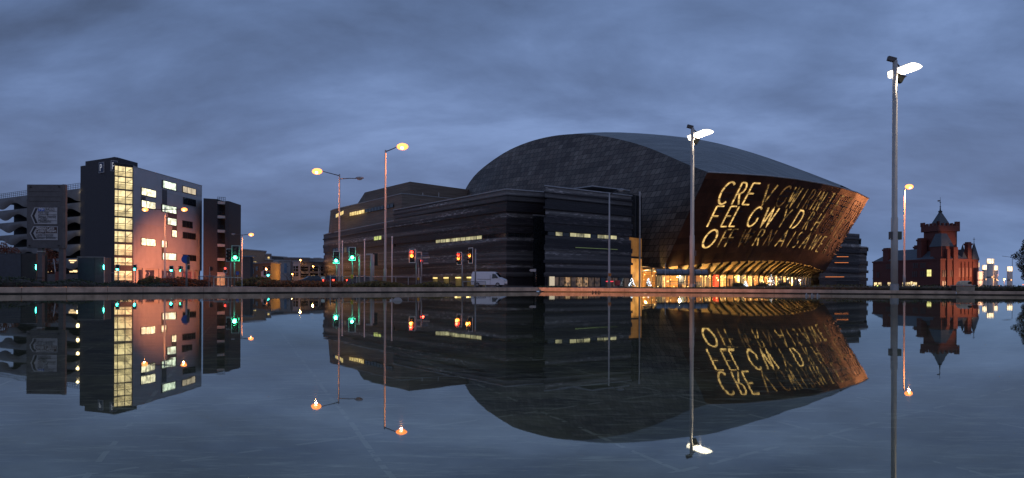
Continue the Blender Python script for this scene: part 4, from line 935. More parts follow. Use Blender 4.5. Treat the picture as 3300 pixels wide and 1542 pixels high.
p = G(3262, 330); zt = ZV(830, 330, 3262); MB().tube([p, (p.x, p.y, zt)], [.12, .08], 8).build('mast', DKGREY, t); MB().tube([(p.x, p.y, zt), (p.x-4.2, p.y, zt+.5)], [.07]*2, 6).build('arm', DKGREY, t)
#==== PART 4
#==== offices and flats between the car park and the arts centre
def far_block(u0, u1, vt, Y, depth, m, label, skew=0, vt2=None, cap=True):
    a, b = V(u0, vt, Y), V(u1, vt2 or vt, Y+skew); t = thing('office_building', label, 'office building', ((a.x+b.x)/2, (a.y+b.y)/2, ZG), 'offices along the far street')
    d = Vector((b.x-a.x, b.y-a.y, 0)).normalized(); n = Vector((a.x+b.x, a.y+b.y, 0)).normalized(); depth = 9
    z = (a.z+b.z)/2
    p = [(a.x, a.y), (b.x, b.y), (b.x+n.x*depth, b.y+n.y*depth), (a.x+n.x*depth, a.y+n.y*depth)]
    w = MB().prism(p, .1, [a.z, b.z, b.z, a.z]).build('wall', m, t)
    if cap: MB().prism(offset_poly(p, .25), [a.z+.005, b.z+.005]*1+[b.z+.005, a.z+.005], [a.z+.4, b.z+.4, b.z+.4, a.z+.4]).build('roof_edge', STEEL, t)
    A, B = (a.x, a.y), (b.x, b.y)
    def win(x0, x1, yt, yb, mm, nm='window', proud=.1):
        h0, p0 = plane_hit(x0, A, B); h1, p1 = plane_hit(x1, A, B); um = (x0+x1)/2; _, pm = plane_hit(um, A, B)
        o = wall_box(MB(), p0, p1, ZV(yb, pm.y, um), ZV(yt, pm.y, um), out_n(A, B), .02, proud).build(nm, mm, t)
        if nm == 'window': wall_box(MB(), p0, p1, ZV((yt+yb)/2, pm.y, um)-.08, ZV((yt+yb)/2, pm.y, um)+.08, out_n(A, B), proud+.005, proud+.1).build('glazing_bar', CLADL, o)
        return o
    return t, win
Z3 = lambda x: 680+x/5.474
Y3 = lambda y: 740+y/5.474
def zwin(win, L, m, nm='window', **k):
    for x0, x1, yt, yb in L: win(Z3(x0), Z3(x1), Y3(yt), Y3(yb), m, nm, **k)
t, w = far_block(Z3(196), Z3(560), Y3(398), 300, 20, BRICKB, 'buff brick office block directly beside the car park rear tower', vt2=Y3(372)); zwin(w, [(250, 275, 560, 610), (330, 360, 620, 680)], DGLASS); zwin(w, [(240, 285, 785, 835)], YELW)
zwin(w, [(196, 300, 480, 490)], CLADL, 'parapet_band')
t, w = far_block(Z3(560), Z3(970), Y3(360), 290, 30, BRICKB, 'tallest buff brick office block with long high window slot', vt2=Y3(396)); zwin(w, [(655, 795, 462, 484)], DGLASS)
t, w = far_block(Z3(968), Z3(1092), Y3(540), 270, 20, BRICKB, 'stepped brick block with one lit stair window', vt2=Y3(545)); 
t, w = far_block(Z3(970), Z3(1056), Y3(446), 280, 20, BRICKP, 'small roof storey with bright corner window above brick block', vt2=Y3(448)); zwin(w, [(1000, 1030, 485, 535)], YELW)
t, w = far_block(Z3(480), Z3(742), Y3(490), 215, 9, BRICKP, 'plain brown panelled hall behind the twin arm lamp', vt2=Y3(490), skew=-6); zwin(w, [(480, 700, 527, 534), (480, 700, 572, 579), (480, 700, 618, 625), (480, 700, 668, 675)], BRICKB, 'panel_seam', proud=.06); zwin(w, [(700, 738, 490, 860)], DKGREY, 'corner_panel')
t, w = far_block(Z3(742), Z3(1056), Y3(612), 225, 22, BRICKB, 'orange lit brick house with dark square windows', vt2=Y3(596), skew=-8); zwin(w, [(740, 762, 690, 780), (795, 832, 655, 725), (910, 950, 650, 712), (1010, 1045, 650, 712), (800, 830, 800, 850)], DGLASS); zwin(w, [(755, 795, 570, 590)], YELW)
t, w = far_block(Z3(1056), Z3(1224), Y3(596), 217, 22, BRICKY, 'yellow brick end wall with two rows of windows', vt2=Y3(618), skew=12); zwin(w, [(1105, 1122, 672, 740), (1166, 1190, 675, 740), (1105, 1122, 785, 850), (1166, 1190, 790, 850)], DGLASS); zwin(w, [(1075, 1215, 692, 700), (1075, 1215, 800, 808)], CLADL, 'string_course')
t, w = far_block(Z3(1060), Z3(1340), Y3(478), 330, 30, DKGREY, 'long office with dark glazed roof storey', vt2=Y3(500)); zwin(w, [(1090, 1330, 536, 620)], GREYR, 'wall_band'); zwin(w, [(1200, 1225, 565, 600)], DGLASS)
t, w = far_block(Z3(1224), Z3(1400), Y3(566), 250, 25, GREYR, 'grey rendered block with blue and white banner', vt2=Y3(566)); zwin(w, [(1292, 1336, 600, 770)], mat('banner_print', (.16,.26,.38), .6, var=.7, scale=.6), 'banner')
zwin(w, [(1340, 1362, 650, 660)], DKGREY, 'wall_vent')
t, w = far_block(Z3(1290), Z3(1740), Y3(508), 310, 25, BRICKP, 'wide brown office behind the white framed one', vt2=Y3(515))
t, w = far_block(Z3(1446), Z3(1576), Y3(575), 235, 25, mat('white_render', (.62,.56,.55), .6, var=.08), 'white framed office corner with square dark windows', vt2=Y3(575), skew=-3)
zwin(w, [(1458, 1482, 648, 740), (1498, 1540, 645, 740), (1458, 1482, 765, 820), (1498, 1540, 765, 820)], DGLASS)
t, w = far_block(Z3(1576), Z3(2060), Y3(590), 234, 25, mat('pale_render', (.52,.48,.48), .6, var=.08), 'long office with white bands and dark ribbon windows', vt2=Y3(600), skew=10)
zwin(w, [(1578, 1708, 655, 735), (1745, 2050, 655, 738), (1578, 1708, 780, 850), (1745, 2050, 775, 850)], DGLASS); zwin(w, [(1886, 1896, 640, 860), (1912, 1922, 640, 860)], WHITE, 'mullion', proud=.3)
zwin(w, [(1765, 1778, 815, 850), (1795, 1830, 805, 840)], YELW)
t, w = far_block(Z3(1730), Z3(2060), Y3(524), 320, 25, GREYR, 'flat roofed grey office beyond the ribbon window block', vt2=Y3(530)); p = V(Z3(1850), Y3(500), 322); MB().box((p.x, p.y+3, p.z-1.6), (2.8, 2.8, 3.4)).build('roof_plant', GREYR, t)

#==== traffic signals
def signal(u, vtop, Y, face, label, lit, board=True, H=None, group='traffic signals at the junction', wide=.56, tall=1.2, pole_off=0., ycab=False, edge=WHITE):
    """face = heading the lenses point to, degrees; 0 looks at the pool"""
    b = G(u, Y); zt = ZV(vtop, Y, u); t = thing('traffic_signal', label, 'traffic signal', b, group)
    a = R(face); f = Vector((math.sin(a), -math.cos(a), 0)); s = Vector((math.cos(a), math.sin(a), 0))
    pb = Vector((b.x, Y, 0))+s*pole_off
    c = Vector((b.x, Y, 0))+f*.2
    MB().tube([(pb.x, pb.y, ZG), (pb.x, pb.y, zt-.1)], [.062, .057], 10).build('pole', STEEL, t, smooth=True)
    def bx(c0, w, d, h, mb=None): return (mb or MB()).box(c0, (w, d, h), rz=a)
    zc = zt-tall/2
    bx(c+Vector((0,0,zc)), .32, .22, tall*.82).build('housing', BLACK, t, bevel=.02)
    if board:
        bk = bx(c-f*.02+Vector((0,0,zc)), wide, .03, tall).build('backing_board', BLACK, t)
        e = MB()
        for k in (-1, 1):
            bx(c+f*.005+s*(k*(wide/2-.03))+Vector((0,0,zc)), .05, .05, tall, e); bx(c+f*.004+Vector((0,0,zc+k*(tall/2-.03))), wide-.1, .05, .05, e)
        e.build('white_border', edge, bk)
    for k, (nm, mm) in enumerate((('red', LR), ('amber', LA), ('green', LG if lit != 'cyan' else LC))):
        z = zc+tall*.27*(1-k); on = nm in lit or (lit == 'cyan' and nm == 'green')
        q = c+f*.125+Vector((0,0,z))
        l_ = MB().tube([tuple(q), tuple(q+f*.035)], [.135, .12], 14).build('lens', mm if on else LENSD, t, smooth=False)
        hd = MB(); n = 9
        for j in range(n):
            th0, th1 = math.pi*(j/n)*1.1-.16, math.pi*((j+1)/n)*1.1-.16
            for th, oth in ((th0, th1),): hd.quad(q+s*math.cos(th)*.125+Vector((0,0,.125*math.sin(th))), q+s*math.cos(oth)*.125+Vector((0,0,.125*math.sin(oth))), q+f*.2+s*math.cos(oth)*.125+Vector((0,0,.125*math.sin(oth))), q+f*.2+s*math.cos(th)*.125+Vector((0,0,.125*math.sin(th))))
        hd.build('visor', BLACK, l_)
        if on and Y < 100: light(t, q+f*.25, 7 if nm != 'green' else 34, {'red': (1,.08,.04), 'amber': (1,.3,.05), 'green': (.05,1,.5)}[nm], rad=.1)
    if ycab: MB().box((pb.x-.02, pb.y-.12, 1.05), (.2, .14, .32)).build('push_button_box', mat('yellow_paint', (.55,.36,.04), .5), t, bevel=.02)
    return t
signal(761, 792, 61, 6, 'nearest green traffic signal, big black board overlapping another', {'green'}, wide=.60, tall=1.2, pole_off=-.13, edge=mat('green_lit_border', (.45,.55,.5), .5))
signal(743, 802, 64, -8, 'dark traffic signal half hidden behind the nearest green one', set(), wide=.5, tall=1.05, edge=MATS['green_lit_border'])
signal(1085, 810, 70, 3, 'cyan green traffic signal beside the twin arm street lamp', 'cyan', tall=1.1)
signal(1135, 797, 66, 10, 'green traffic signal with yellow push button box', {'green'}, tall=1.12, pole_off=.02, ycab=True)
signal(1331, 803, 66, -12, 'red and amber traffic signal in front of the white finger signs', {'red', 'amber'}, tall=1.15, pole_off=.28)
signal(1485, 813, 72, -38, 'red amber traffic signal left of the parked white van', {'red', 'amber'}, tall=1.15, pole_off=.16)
signal(1523, 799, 66, -48, 'dark traffic signal with amber glow right above the white van', {'amber'}, tall=1.3, pole_off=.36)
signal(1204, 817, 72, 172, 'traffic signal seen from its dark back beside two slim lamp posts', set(), board=True, tall=1.1, wide=.66, edge=BLACK)
signal(1349, 834, 82, 60, 'small red pedestrian signal with yellow box under the finger signs', {'red'}, board=False, tall=1.0, ycab=True)
signal(381, 853, 108, 4, 'left cyan signal at the foot of the lit stair tower', 'cyan', tall=.85, wide=.5, group='traffic signals below the car park')
signal(436.6, 853, 110, 4, 'cyan signal at the right corner of the stair tower', 'cyan', tall=.85, wide=.5, group='traffic signals below the car park')
signal(554, 857, 112, 4, 'cyan signal before the poster windows of the car park', 'cyan', tall=.85, wide=.6, group='traffic signals below the car park')
signal(588, 857, 114, -50, 'half turned green signal right of the poster window', {'green'}, tall=.85, wide=.5, group='traffic signals below the car park')
signal(727, 862, 120, 10, 'small red signal beside the slim rear tower', {'red'}, tall=.85, wide=.5, group='traffic signals below the car park')
signal(853, 872, 118, 20, 'small far signal beside the square street sign', set(), tall=.8, wide=.5, group='traffic signals below the car park')
signal(866, 876, 125, 0, 'small far cyan signal before the orange lit brick house', 'cyan', tall=.75, wide=.5, group='traffic signals below the car park')
signal(676, 858, 122, 80, 'dark sideways signal before the rear tower foot', set(), board=False, tall=.85, group='traffic signals below the car park')

#==== slim posts with short arms, flagpoles, finger signs
def bracket_post(u, vtop, Y, du, label, r=.08):
    b = G(u, Y); z = ZV(vtop, Y, u); t = thing('bracket_post', label, 'post', b, 'slim steel posts with a short arm')
    MB().tube([b, (b.x, Y, z)], [r, r], 10).build('mast', POLEW, t, smooth=True); e = X(u+du, Y)
    MB().box(((b.x+e)/2, Y, z-.03), (abs(e-b.x), .1, .06)).build('arm', POLEW, t)
    MB().box((e+.15*(1 if du < 0 else -1), Y-.02, z-.09), (.3, .14, .07)).build('lamp_head', STEEL, t); return t
bracket_post(1158, 820, 66, -17, 'slim steel post with short arm right of the green signal')
bracket_post(1197, 818, 64, -17, 'thicker steel post with short arm in front of the dark signal back', r=.1)
def flagpole(u, vt, Y, label):
    b = G(u, Y); z = ZV(vt, Y, u); t = thing('flagpole', label, 'flagpole', b, 'white flagpoles before the slate wall')
    MB().tube([b, (b.x, Y, z)], [.07, .045], 10).build('mast', WHITE, t, smooth=True); MB().ball((b.x, Y, z+.06), .1, 10, 6).build('finial', WHITE, t, smooth=True)
flagpole(1103, 781, 84, 'leftmost white flagpole, beside the twin arm street lamp'); flagpole(1174.5, 775, 84, 'white flagpole between the two slim arm posts'); flagpole(1263, 767, 84, 'white flagpole right of the tallest orange lamp')
b = G(1358, 74); t = thing('finger_post', 'finger post with many pale direction blades both sides', 'sign post', b)
MB().tube([b, (b.x, 74, ZV(812, 74, 1358))], [.07, .06], 10).build('mast', STEEL, t, smooth=True)
for k, (x0, x1, y) in enumerate(((1343, 1357, 814), (1343, 1357, 820), (1345, 1356, 827), (1342, 1357, 833), (1361, 1381, 817), (1361, 1381, 824), (1362, 1386, 831), (1362, 1377, 838), (1370, 1380, 844), (1364, 1380, 849))):
    z = ZV(y, 74, 1358); a, c = X(x0, 74), X(x1, 74); MB().extrude([(a, 73.9, z-.06), (c, 73.9+(.25 if k % 2 else -.25), z-.06), (c, 73.9+(.25 if k % 2 else -.25), z+.06), (a, 73.9, z+.06)], (0, .03, 0)).build('blade', mat('blade_blue', (.09,.11,.17), .5) if k % 3 else CLADL, t)
b = G(1726, 100); t = thing('direction_sign', 'single small pointed white direction sign on dark post', 'sign', b)
MB().tube([b, (b.x, 100, ZV(866, 100, 1726))], [.075, .07], 10).build('mast', BLACK, t, smooth=True)
z0, z1 = ZV(876, 100, 1726), ZV(868, 100, 1726); xa, xb = X(1705, 100), X(1727, 100)
MB().extrude([(xa, 99.85, (z0+z1)/2), (xa+.18, 99.85, z0), (xb, 99.85, z0), (xb, 99.85, z1), (xa+.18, 99.85, z1)], (0, .03, 0)).build('blade', CLADL, t)
b = G(601, 58); t = thing('round_sign_post', 'blue round sign on grey post in front of car park', 'sign', b); zc = ZV(836, 58, 601)
MB().tube([b, (b.x, 58, zc+.3)], [.075, .07], 10).build('mast', STEEL, t, smooth=True)
MB().tube([(b.x-.04, 57.9, zc), (b.x-.04, 57.93, zc)], [.30, .30], 20).build('sign_disc', BLUE, t); MB().box((b.x+.16, 57.92, zc-.1), (.2, .04, .55)).build('sign_plate', DKGREY, t); MB().box((b.x+.13, 58.06, ZV(862, 58, 601)), (.16, .12, .35)).build('control_box', BLACK, t)
b = G(1041, 66); t = thing('street_name_plate', 'small white street name plate on two black legs', 'sign', b); z0, z1 = ZV(901, 66, 1041), ZV(891.5, 66, 1041)
for u in (1038.5, 1044.5): MB().box((X(u, 66), 66, (z1+ZG)/2), (.05, .05, z1-ZG)).build('leg', BLACK, t)
MB().box((b.x, 65.95, (z0+z1)/2), (X(1047, 66)-X(1035.5, 66), .03, z1-z0)).build('plate', WHITE, t)
b = G(852, 150); t = thing('square_street_sign', 'large pale square road sign among the small far signals', 'sign', b); z0, z1 = ZV(894, 150, 852), ZV(875.5, 150, 852)
MB().tube([b, (b.x, 150, z1)], [.09]*2, 8).build('mast', STEEL, t); MB().box((b.x, 149.85, (z0+z1)/2), (1.15, .06, z1-z0)).build('plate', mat('pink_lit_plate', (.55,.42,.42), .5), t)
b = G(766, 130); t = thing('blue_square_sign', 'tiny blue square road sign near brown panelled hall', 'sign', b); MB().tube([b, (b.x, 130, ZV(876, 130, 766))], [.05]*2, 8).build('mast', STEEL, t); MB().box((b.x, 129.9, ZV(881, 130, 766)), (.5, .03, .55)).build('plate', BLUE, t)

#==== the big direction sign by the pool
SY = 52.0
def su(x): return 60+x/3.343
def sv(y): return 580+y/3.343
b = G(160, SY); t = thing('direction_sign', 'big grey direction sign on two posts with arrow panels', 'road sign', b)
def sx(x): return X(su(x), SY)
def sz(y): return ZV(sv(y), SY, 150)
front = SY-.2
bd = MB().box(((sx(104)+sx(484))/2, SY, (sz(55)+sz(738))/2), (sx(484)-sx(104), .36, sz(55)-sz(738))).build('board', DKGREY, t, bevel=.02)
MB().prism([(sx(485), SY-.18), (sx(485)+.17, SY-.12), (sx(485)+.14, SY+.15), (sx(480), SY+.15)], sz(738), sz(52)).build('side_panel', mat('sign_side', (.12,.105,.105), .6), bd)
for y in (132, 188, 236): MB().box(((sx(125)+sx(465))/2, SY-.185, sz(y)), (sx(465)-sx(125), .02, .022)).build('seam', BLACK, bd)
for x, y in ((146, 82), (452, 80), (134, 712), (450, 712)): MB().tube([(sx(x), SY-.18, sz(y)), (sx(x), SY-.24, sz(y))], [.055, .05], 10).build('bolt', BLACK, bd)
for x0, x1 in ((212, 262), (440, 492)): MB().box(((sx(x0)+sx(x1))/2, SY+.05, (sz(730)+ZG)/2), (sx(x1)-sx(x0), .3, sz(730)-ZG)).build('leg', DKGREY, t)
for y in (772, 1058): MB().box(((sx(212)+sx(262))/2, SY+.05, sz(y)), (sx(262)-sx(212)+.05, .34, .06)).build('leg_band', BLACK if y > 900 else STEEL, t)
PANEL = mat('sign_panel_white', (.40,.40,.42), .45, var=.06); INK = mat('sign_ink', (.02,.02,.025), .5)
def arrow_panel(xt, xl, xr, y0, y1, lines):
    ym = (y0+y1)/2; k = front-.02
    o = MB().extrude([(sx(xl), k, sz(ym)), (sx(xt), k, sz(y1)), (sx(xr), k, sz(y1)), (sx(xr), k, sz(y0)), (sx(xt), k, sz(y0))], (0, .02, 0)).build('arrow_panel', PANEL, t)
    k2 = k-.006; i = 7
    MB().extrude([(sx(xl+14), k2, sz(ym)), (sx(xt+10), k2, sz(y1-i)), (sx(xt+36), k2, sz(y1-i)), (sx(xl+40), k2, sz(ym)), (sx(xt+36), k2, sz(y0+i)), (sx(xt+10), k2, sz(y0+i))], (0, .005, 0)).build('chevron', INK, o)
    for y in lines: MB().box(((sx(xt+40)+sx(xr-4))/2, k2, sz(y)), (sx(xr-4)-sx(xt+40), .006, .022)).build('divider', INK, o)
    return o, k2-.006
def line(o, k, txt, x, y, w, h=.22, m=INK):
    mb = text_mb(txt, (0,0,0), (1,0,0), (0,0,1), 1.); x1 = max(p.x for p in mb.v); q = MB(); sc_ = (sx(x+w)-sx(x))/x1
    q.add([(sx(x)+p.x*sc_, k, sz(y)+p.z*h*1.36) for p in mb.v], mb.f); q.build('lettering', m, o, recalc=False)
o, k = arrow_panel(190, 150, 434, 303, 480, (343, 380, 445))
bb = MB().box(((sx(232)+sx(297))/2, k, sz(327)), (sx(297)-sx(232), .008, sz(312)-sz(342))).build('blue_patch', BLUE, o)
line(o, k-.008, 'M4', 240, 339, 48, m=WHITE); line(o, k, '(A4232)', 302, 338, 102); line(o, k, 'Porth Teigr', 231, 374, 114); line(o, k, 'National Assembly', 231, 415, 194); line(o, k, 'Cynulliad', 231, 440, 97); line(o, k, 'Cenedlaethol', 231, 468, 138)
o, k = arrow_panel(178, 138, 440, 505, 652, (622,))
MB().box(((sx(207)+sx(433))/2, k, sz(545)), (sx(433)-sx(207), .008, sz(512)-sz(578))).build('brown_patch', BROWN, o)
line(o, k-.008, 'Millennium Centre', 213, 540, 190, m=WHITE); line(o, k-.008, 'Canolfan y Mileniwm', 211, 569, 214, m=WHITE); line(o, k, 'Capital Waterside', 206, 611, 188); line(o, k, "Glannau'r Brifddinas", 206, 641, 212)

#==== dark display cabinets left of the car park
def cabinet(u0, u1, vt, Y, depth, label, edge, side):
    a, b = X(u0, Y), X(u1, Y); z = ZV(vt, Y, (u0+u1)/2); t = thing('display_cabinet', label, 'cabinet', ((a+b)/2, Y, ZG), 'dark cabinets by the pool hedge')
    MB().box(((a+b)/2, Y+depth/2, (z+ZG)/2), (b-a, depth, z-ZG)).build('body', DKGREY if side else BLACK, t, bevel=.03)
    MB().box((a+(b-a)*.33, Y-.02, (z+ZG)/2), ((b-a)*.62, .03, (z-ZG)*.94)).build('panel', mat('dark_blue_panel', (.035,.045,.065), .35), t)
    if edge: MB().box(((a+b)/2, Y-.03, z+.02), (b-a+.06, .1, .04)).build('top_trim', STEEL, t); MB().box((b+.03, Y-.03, (z+ZG)/2), (.05, .1, z-ZG)).build('side_trim', STEEL, t)
    MB().ball((b+.02, Y-.1, ZV(862, Y, u1)), (.025, .025, .2), 8, 6).build('marker_light', LC, t)
    return t
cabinet(-20, 117, 817, 62, 1.5, 'wide dark cabinet at the far left with cyan marker light', False, False)
cabinet(250, 335, 830, 66, 1.2, 'steel edged dark cabinet before the stair tower', True, True)
b = G(184, 80); t = thing('leaning_post', 'thin leaning post under the big direction sign', 'post', b); MB().tube([b, (b.x-.35, 80, ZV(835, 80, 182))], [.06, .05], 8).build('mast', STEEL, t); MB().box((b.x-.02, 80, .9), (.25, .2, 1.4)).build('base_box', mat('red_brown_paint', (.16,.05,.04), .6), t)
wl = at(MB(), G(200, 84)); p0, p1 = G(138, 84), G(250, 84); wl.prism([(p0.x, 84), (p1.x, 84), (p1.x, 84.4), (p0.x, 84.4)], .1, ZV(884, 84, 190)); tag(wl.build('low_wall', DKGREY), 'low dark wall below the direction sign, under the autumn tree', 'wall')
for u, v in ((150, 877), (158, 876.5), (228, 841), (240, 841), (232, 847), (230, 877), (241, 874), (243, 877)):
    p = V(u, v, 130); o = at(MB().box(p, (.5, .12, .12)), p); o.box((p.x, p.y+.1, p.z+.1), (.6, .3, .05)); tag(o.build('strip_lamp', mat('far_strip_light', (1,.8,.5), .4, emit=(1,.66,.3), es=1.6)), 'tiny warm strip lamp in the street under the car park decks', 'lamp', 'strip lamps under the car park')

#==== guard rails
def guard_rail(pts, h, label, n, bars=0, m=STEEL, r=.035, mid=False):
    P = [G(u, Y) for u, Y in pts]; t = thing('guard_rail', label, 'railing', P[0]); up = Vector((0,0,h))
    MB().tube([p+up for p in P], [r]*len(P), 8).build('top_rail', m, t)
    R_ = resample(P, n)
    for p in R_: MB().tube([p, p+up], [r*.9]*2, 8).build('post', m, t)
    if mid: MB().tube([p+up*.5 for p in P], [r*.7]*len(P), 8).build('mid_rail', m, t)
    if bars:
        q = MB()
        for p in resample(P, bars): q.tube([p+up*.12, p+up], [.012]*2, 4)
        q.tube([p+up*.12 for p in P], [.018]*len(P), 5); q.build('bar_infill', BLACK, t)
guard_rail([(689, 58), (780, 60)], .72, 'short pale guard rail beside the nearest green signal', 3, m=POLEW, mid=False)
guard_rail([(640, 78), (745, 74)], 1.0, 'dark guard rail with upright bars behind the pale rail', 4, bars=36)
guard_rail([(1064, 66), (1118, 67), (1240, 69), (1355, 71)], .92, 'long guard rail with widely spaced posts across the mounds', 8)
guard_rail([(1064, 66.3), (1064.5, 58)], .92, 'short end return of the long guard rail', 2)
guard_rail([(1492, 66), (1565, 67)], .52, 'low guard rail in front of the white van', 3, bars=30)
guard_rail([(335, 90), (400, 92)], 1.5, 'thin rail at the foot of the lit stair tower', 3)

#==== vehicles
def vehicle(u0, u1, Y, label, prof, W, wheels, glass, side_glass, paint, yaw, cat, name, lights_, L):
    """profile in the length-height plane (x forward, z up), pulled across the width and rounded"""
    c = G((u0+u1)/2, Y); t = thing(name, label, cat, c)
    a = R(yaw); fx = Vector((math.cos(a), math.sin(a), 0)); fy = Vector((-math.sin(a), math.cos(a), 0))
    P = lambda x, y, z: c+fx*x+fy*y+Vector((0,0,z))
    def tum(z): return W/2*(1-.13*max(0, (z-lights_['belt'])/(lights_['top']-lights_['belt'])))
    n = len(prof); mb = MB()
    mb.add([P(x, -tum(z), z) for x, z in prof]+[P(x, tum(z), z) for x, z in prof], [tuple(range(n)), tuple(range(n, 2*n))[::-1]]+[(i, n+i, n+(i+1)%n, (i+1)%n) for i in range(n)])
    mb.build('body', paint, t, bevel=.05, smooth=False)
    for s in (-1, 1):
        for q in side_glass:
            MB().extrude([P(x, s*(tum(z)+.004), z) for x, z in q], fy*s*.014).build('side_window', DGLASS, t)
    for (x0, z0, x1, z1) in glass:
        d = Vector((x1-x0, 0, z1-z0)).normalized(); nn = fx*d.z-Vector((0,0,1))*d.x
        if (nn.z < 0): nn = -nn
        MB().extrude([P(x0, -tum(z0)+.1, z0)+nn*.006, P(x0, tum(z0)-.1, z0)+nn*.006, P(x1, tum(z1)-.12, z1)+nn*.006, P(x1, -tum(z1)+.12, z1)+nn*.006], nn*.012).build('windscreen', DGLASS, t)
    for x in wheels:
        for s in (-1, 1):
            w = MB().tube([P(x, s*(W/2-.2), .33), P(x, s*(W/2+.01), .33)], [.33, .33], 20).build('wheel', mat('tyre_rubber', (.02,.02,.02), .8), t)
            MB().tube([P(x, s*(W/2+.012), .33), P(x, s*(W/2+.03), .33)], [.2, .17], 14).build('rim', STEEL, w)
    xr, xf = min(p[0] for p in prof), max(p[0] for p in prof)
    for s in (-1, 1):
        MB().box(P(xr+.02, s*(W/2-.14), lights_['rear']), (.1, .22, .22), rz=a).build('tail_light', LR if lights_['on'] else mat('tail_red', (.3,.02,.02), .3), t)
        MB().box(P(xf-.06, s*(W/2-.25), lights_['front']), (.14, .34, .16), rz=a).build('headlight', mat('headlight_glass', (.6,.6,.6), .15), t)
    MB().box(P(xf-.02, 0, .42), (.1, W-.1, .16), rz=a).build('bumper', DKGREY, t); MB().box(P(xr+.0, 0, .42), (.1, W-.1, .16), rz=a).build('bumper', DKGREY, t)
    MB().box(P(xr-.052, 0, .75), (.01, .5, .11), rz=a).build('number_plate', CLADL, t)
    return t, P
vanp = [(-2.55,.28),(-2.6,.9),(-2.52,1.9),(-2.35,2.3),(.75,2.3),(1.15,2.2),(1.85,1.42),(2.5,1.15),(2.62,.9),(2.62,.3)]
t, P = vehicle(1527, 1625, 122, 'white high roof panel van parked before the slate block', vanp, 1.95, (-1.55, 1.6), [(1.2,2.14,1.83,1.46)], [[(.72,1.28),(1.66,1.36),(1.28,1.92),(.78,1.98)]], mat('van_white', (.80,.80,.84), .35, var=.04), -14, 'van', 'panel_van', dict(belt=1.2, top=2.3, rear=1.0, front=.95, on=False), 5.2)
for s in (-1, 1): MB().box(P(.45, s*.985, 1.1), (.03, .012, 1.5), rz=R(-14)).build('door_seam', DKGREY, t); MB().box(P(-.5, s*.985, 1.15), (2.2, .014, .05), rz=R(-14)).build('rubbing_strip', DKGREY, t); MB().box(P(1.5, s*1.1, 1.42), (.12, .2, .26), rz=R(-14)).build('wing_mirror', BLACK, t)
carp = [(-2.1,.25),(-2.15,.7),(-2.0,1.0),(-1.55,1.08),(-1.0,1.5),(.35,1.5),(1.05,1.05),(1.95,.88),(2.12,.65),(2.1,.25)]
sg_ = [[(-1.2,1.1),(-.2,1.1),(-.2,1.42),(-.92,1.42)],[(-.1,1.1),(.85,1.1),(.3,1.42),(-.1,1.42)]]
vehicle(965, 1040, 118, 'dark blue car with glowing tail lights above the russet hedge', carp, 1.75, (-1.3, 1.3), [(.42,1.46,1.02,1.09),(-1.5,1.12,-1.04,1.46)], sg_, mat('dark_blue_paint', (.03,.045,.07), .25, var=.1), 200, 'car', 'parked_car', dict(belt=1.0, top=1.5, rear=.85, front=.7, on=True), 4.2)
vehicle(1066, 1092, 112, 'dark car seen from behind with red tail lights beside the signals', carp, 1.75, (-1.3, 1.3), [(.42,1.46,1.02,1.09),(-1.5,1.12,-1.04,1.46)], sg_, mat('maroon_paint', (.08,.02,.025), .25, var=.1), 78, 'car', 'parked_car', dict(belt=1.0, top=1.5, rear=.85, front=.7, on=True), 4.2)
vehicle(1150, 1190, 108, 'dark grey car passing behind the slim arm posts', carp, 1.75, (-1.3, 1.3), [(.42,1.46,1.02,1.09),(-1.5,1.12,-1.04,1.46)], sg_, mat('grey_paint', (.06,.065,.075), .25, var=.1), 10, 'car', 'parked_car', dict(belt=1.0, top=1.5, rear=.85, front=.7, on=True), 4.2)

#==== bus shelter in front of the foyer
BY = 108.0; a, b_ = X(2113, BY), X(2278, BY); zt, zb = ZV(868, BY, 2195), ZV(884, BY, 2195); t = thing('bus_shelter', 'long bus shelter with curved blue glazed roof before the foyer', 'bus shelter', ((a+b_)/2, BY, ZG))
rows = []
for i in range(9):
    th = math.pi*(i/8)*.62; rows.append([(a, BY-.8+1.7*(1-math.cos(th))/1.35, zb+(zt-zb)*math.sin(th)), (b_, BY-.8+1.7*(1-math.cos(th))/1.35, zb+(zt-zb)*math.sin(th))])
rf_ = MB().grid(rows).build('curved_roof', mat('blue_glazed_roof', (.13,.155,.17), .2, var=.15), t, smooth=True)
for k in range(9):
    x = a+(b_-a)*k/8; MB().tube([(x, r[0][1], r[0][2]+.02) for r in rows], [.04]*9, 6).build('roof_rib', BLACK, rf_)
MB().box(((a+b_)/2, BY-.8, zb-.1), (b_-a+.1, .1, .26)).build('fascia', BLACK, t)
for u in (2134, 2192, 2262): MB().box((X(u, BY), BY+.4, (zb+ZG)/2), (.1, .1, zb-ZG)).build('post', STEEL, t)
MB().quad((X(2134, BY), BY+.45, .5), (X(2262, BY), BY+.45, .5), (X(2262, BY), BY+.45, zb-.25), (X(2134, BY), BY+.45, zb-.25)).build('back_glass', GLASS, t)
MB().box(((X(2140, BY)+X(2258, BY))/2, BY+.2, .68), (X(2258, BY)-X(2140, BY), .32, .06)).build('bench', STEEL, t)
ps = MB().box((X(2197, BY), BY+.3, ZV(899, BY, 2197)), (X(2206, BY)-X(2188, BY), .1, ZV(886, BY)-ZV(913, BY))).build('poster_case', BLACK, t)
MB().box((X(2197, BY), BY+.235, ZV(899, BY, 2197)), (X(2204.5, BY)-X(2189.5, BY), .02, ZV(887.5, BY)-ZV(911, BY))).build('poster', mat('grey_poster_print', (.16,.17,.19), .4, var=.8, scale=2.5), ps)
lp = MB().ball((X(2189, BY), BY-.3, ZV(884.5, BY, 2189)-.12), (.22, .14, .12), 10, 6).build('shelter_lamp', mat('shelter_lamp_glass', (1,.9,.6), .3, emit=(1,.76,.30), es=6), t, smooth=True)
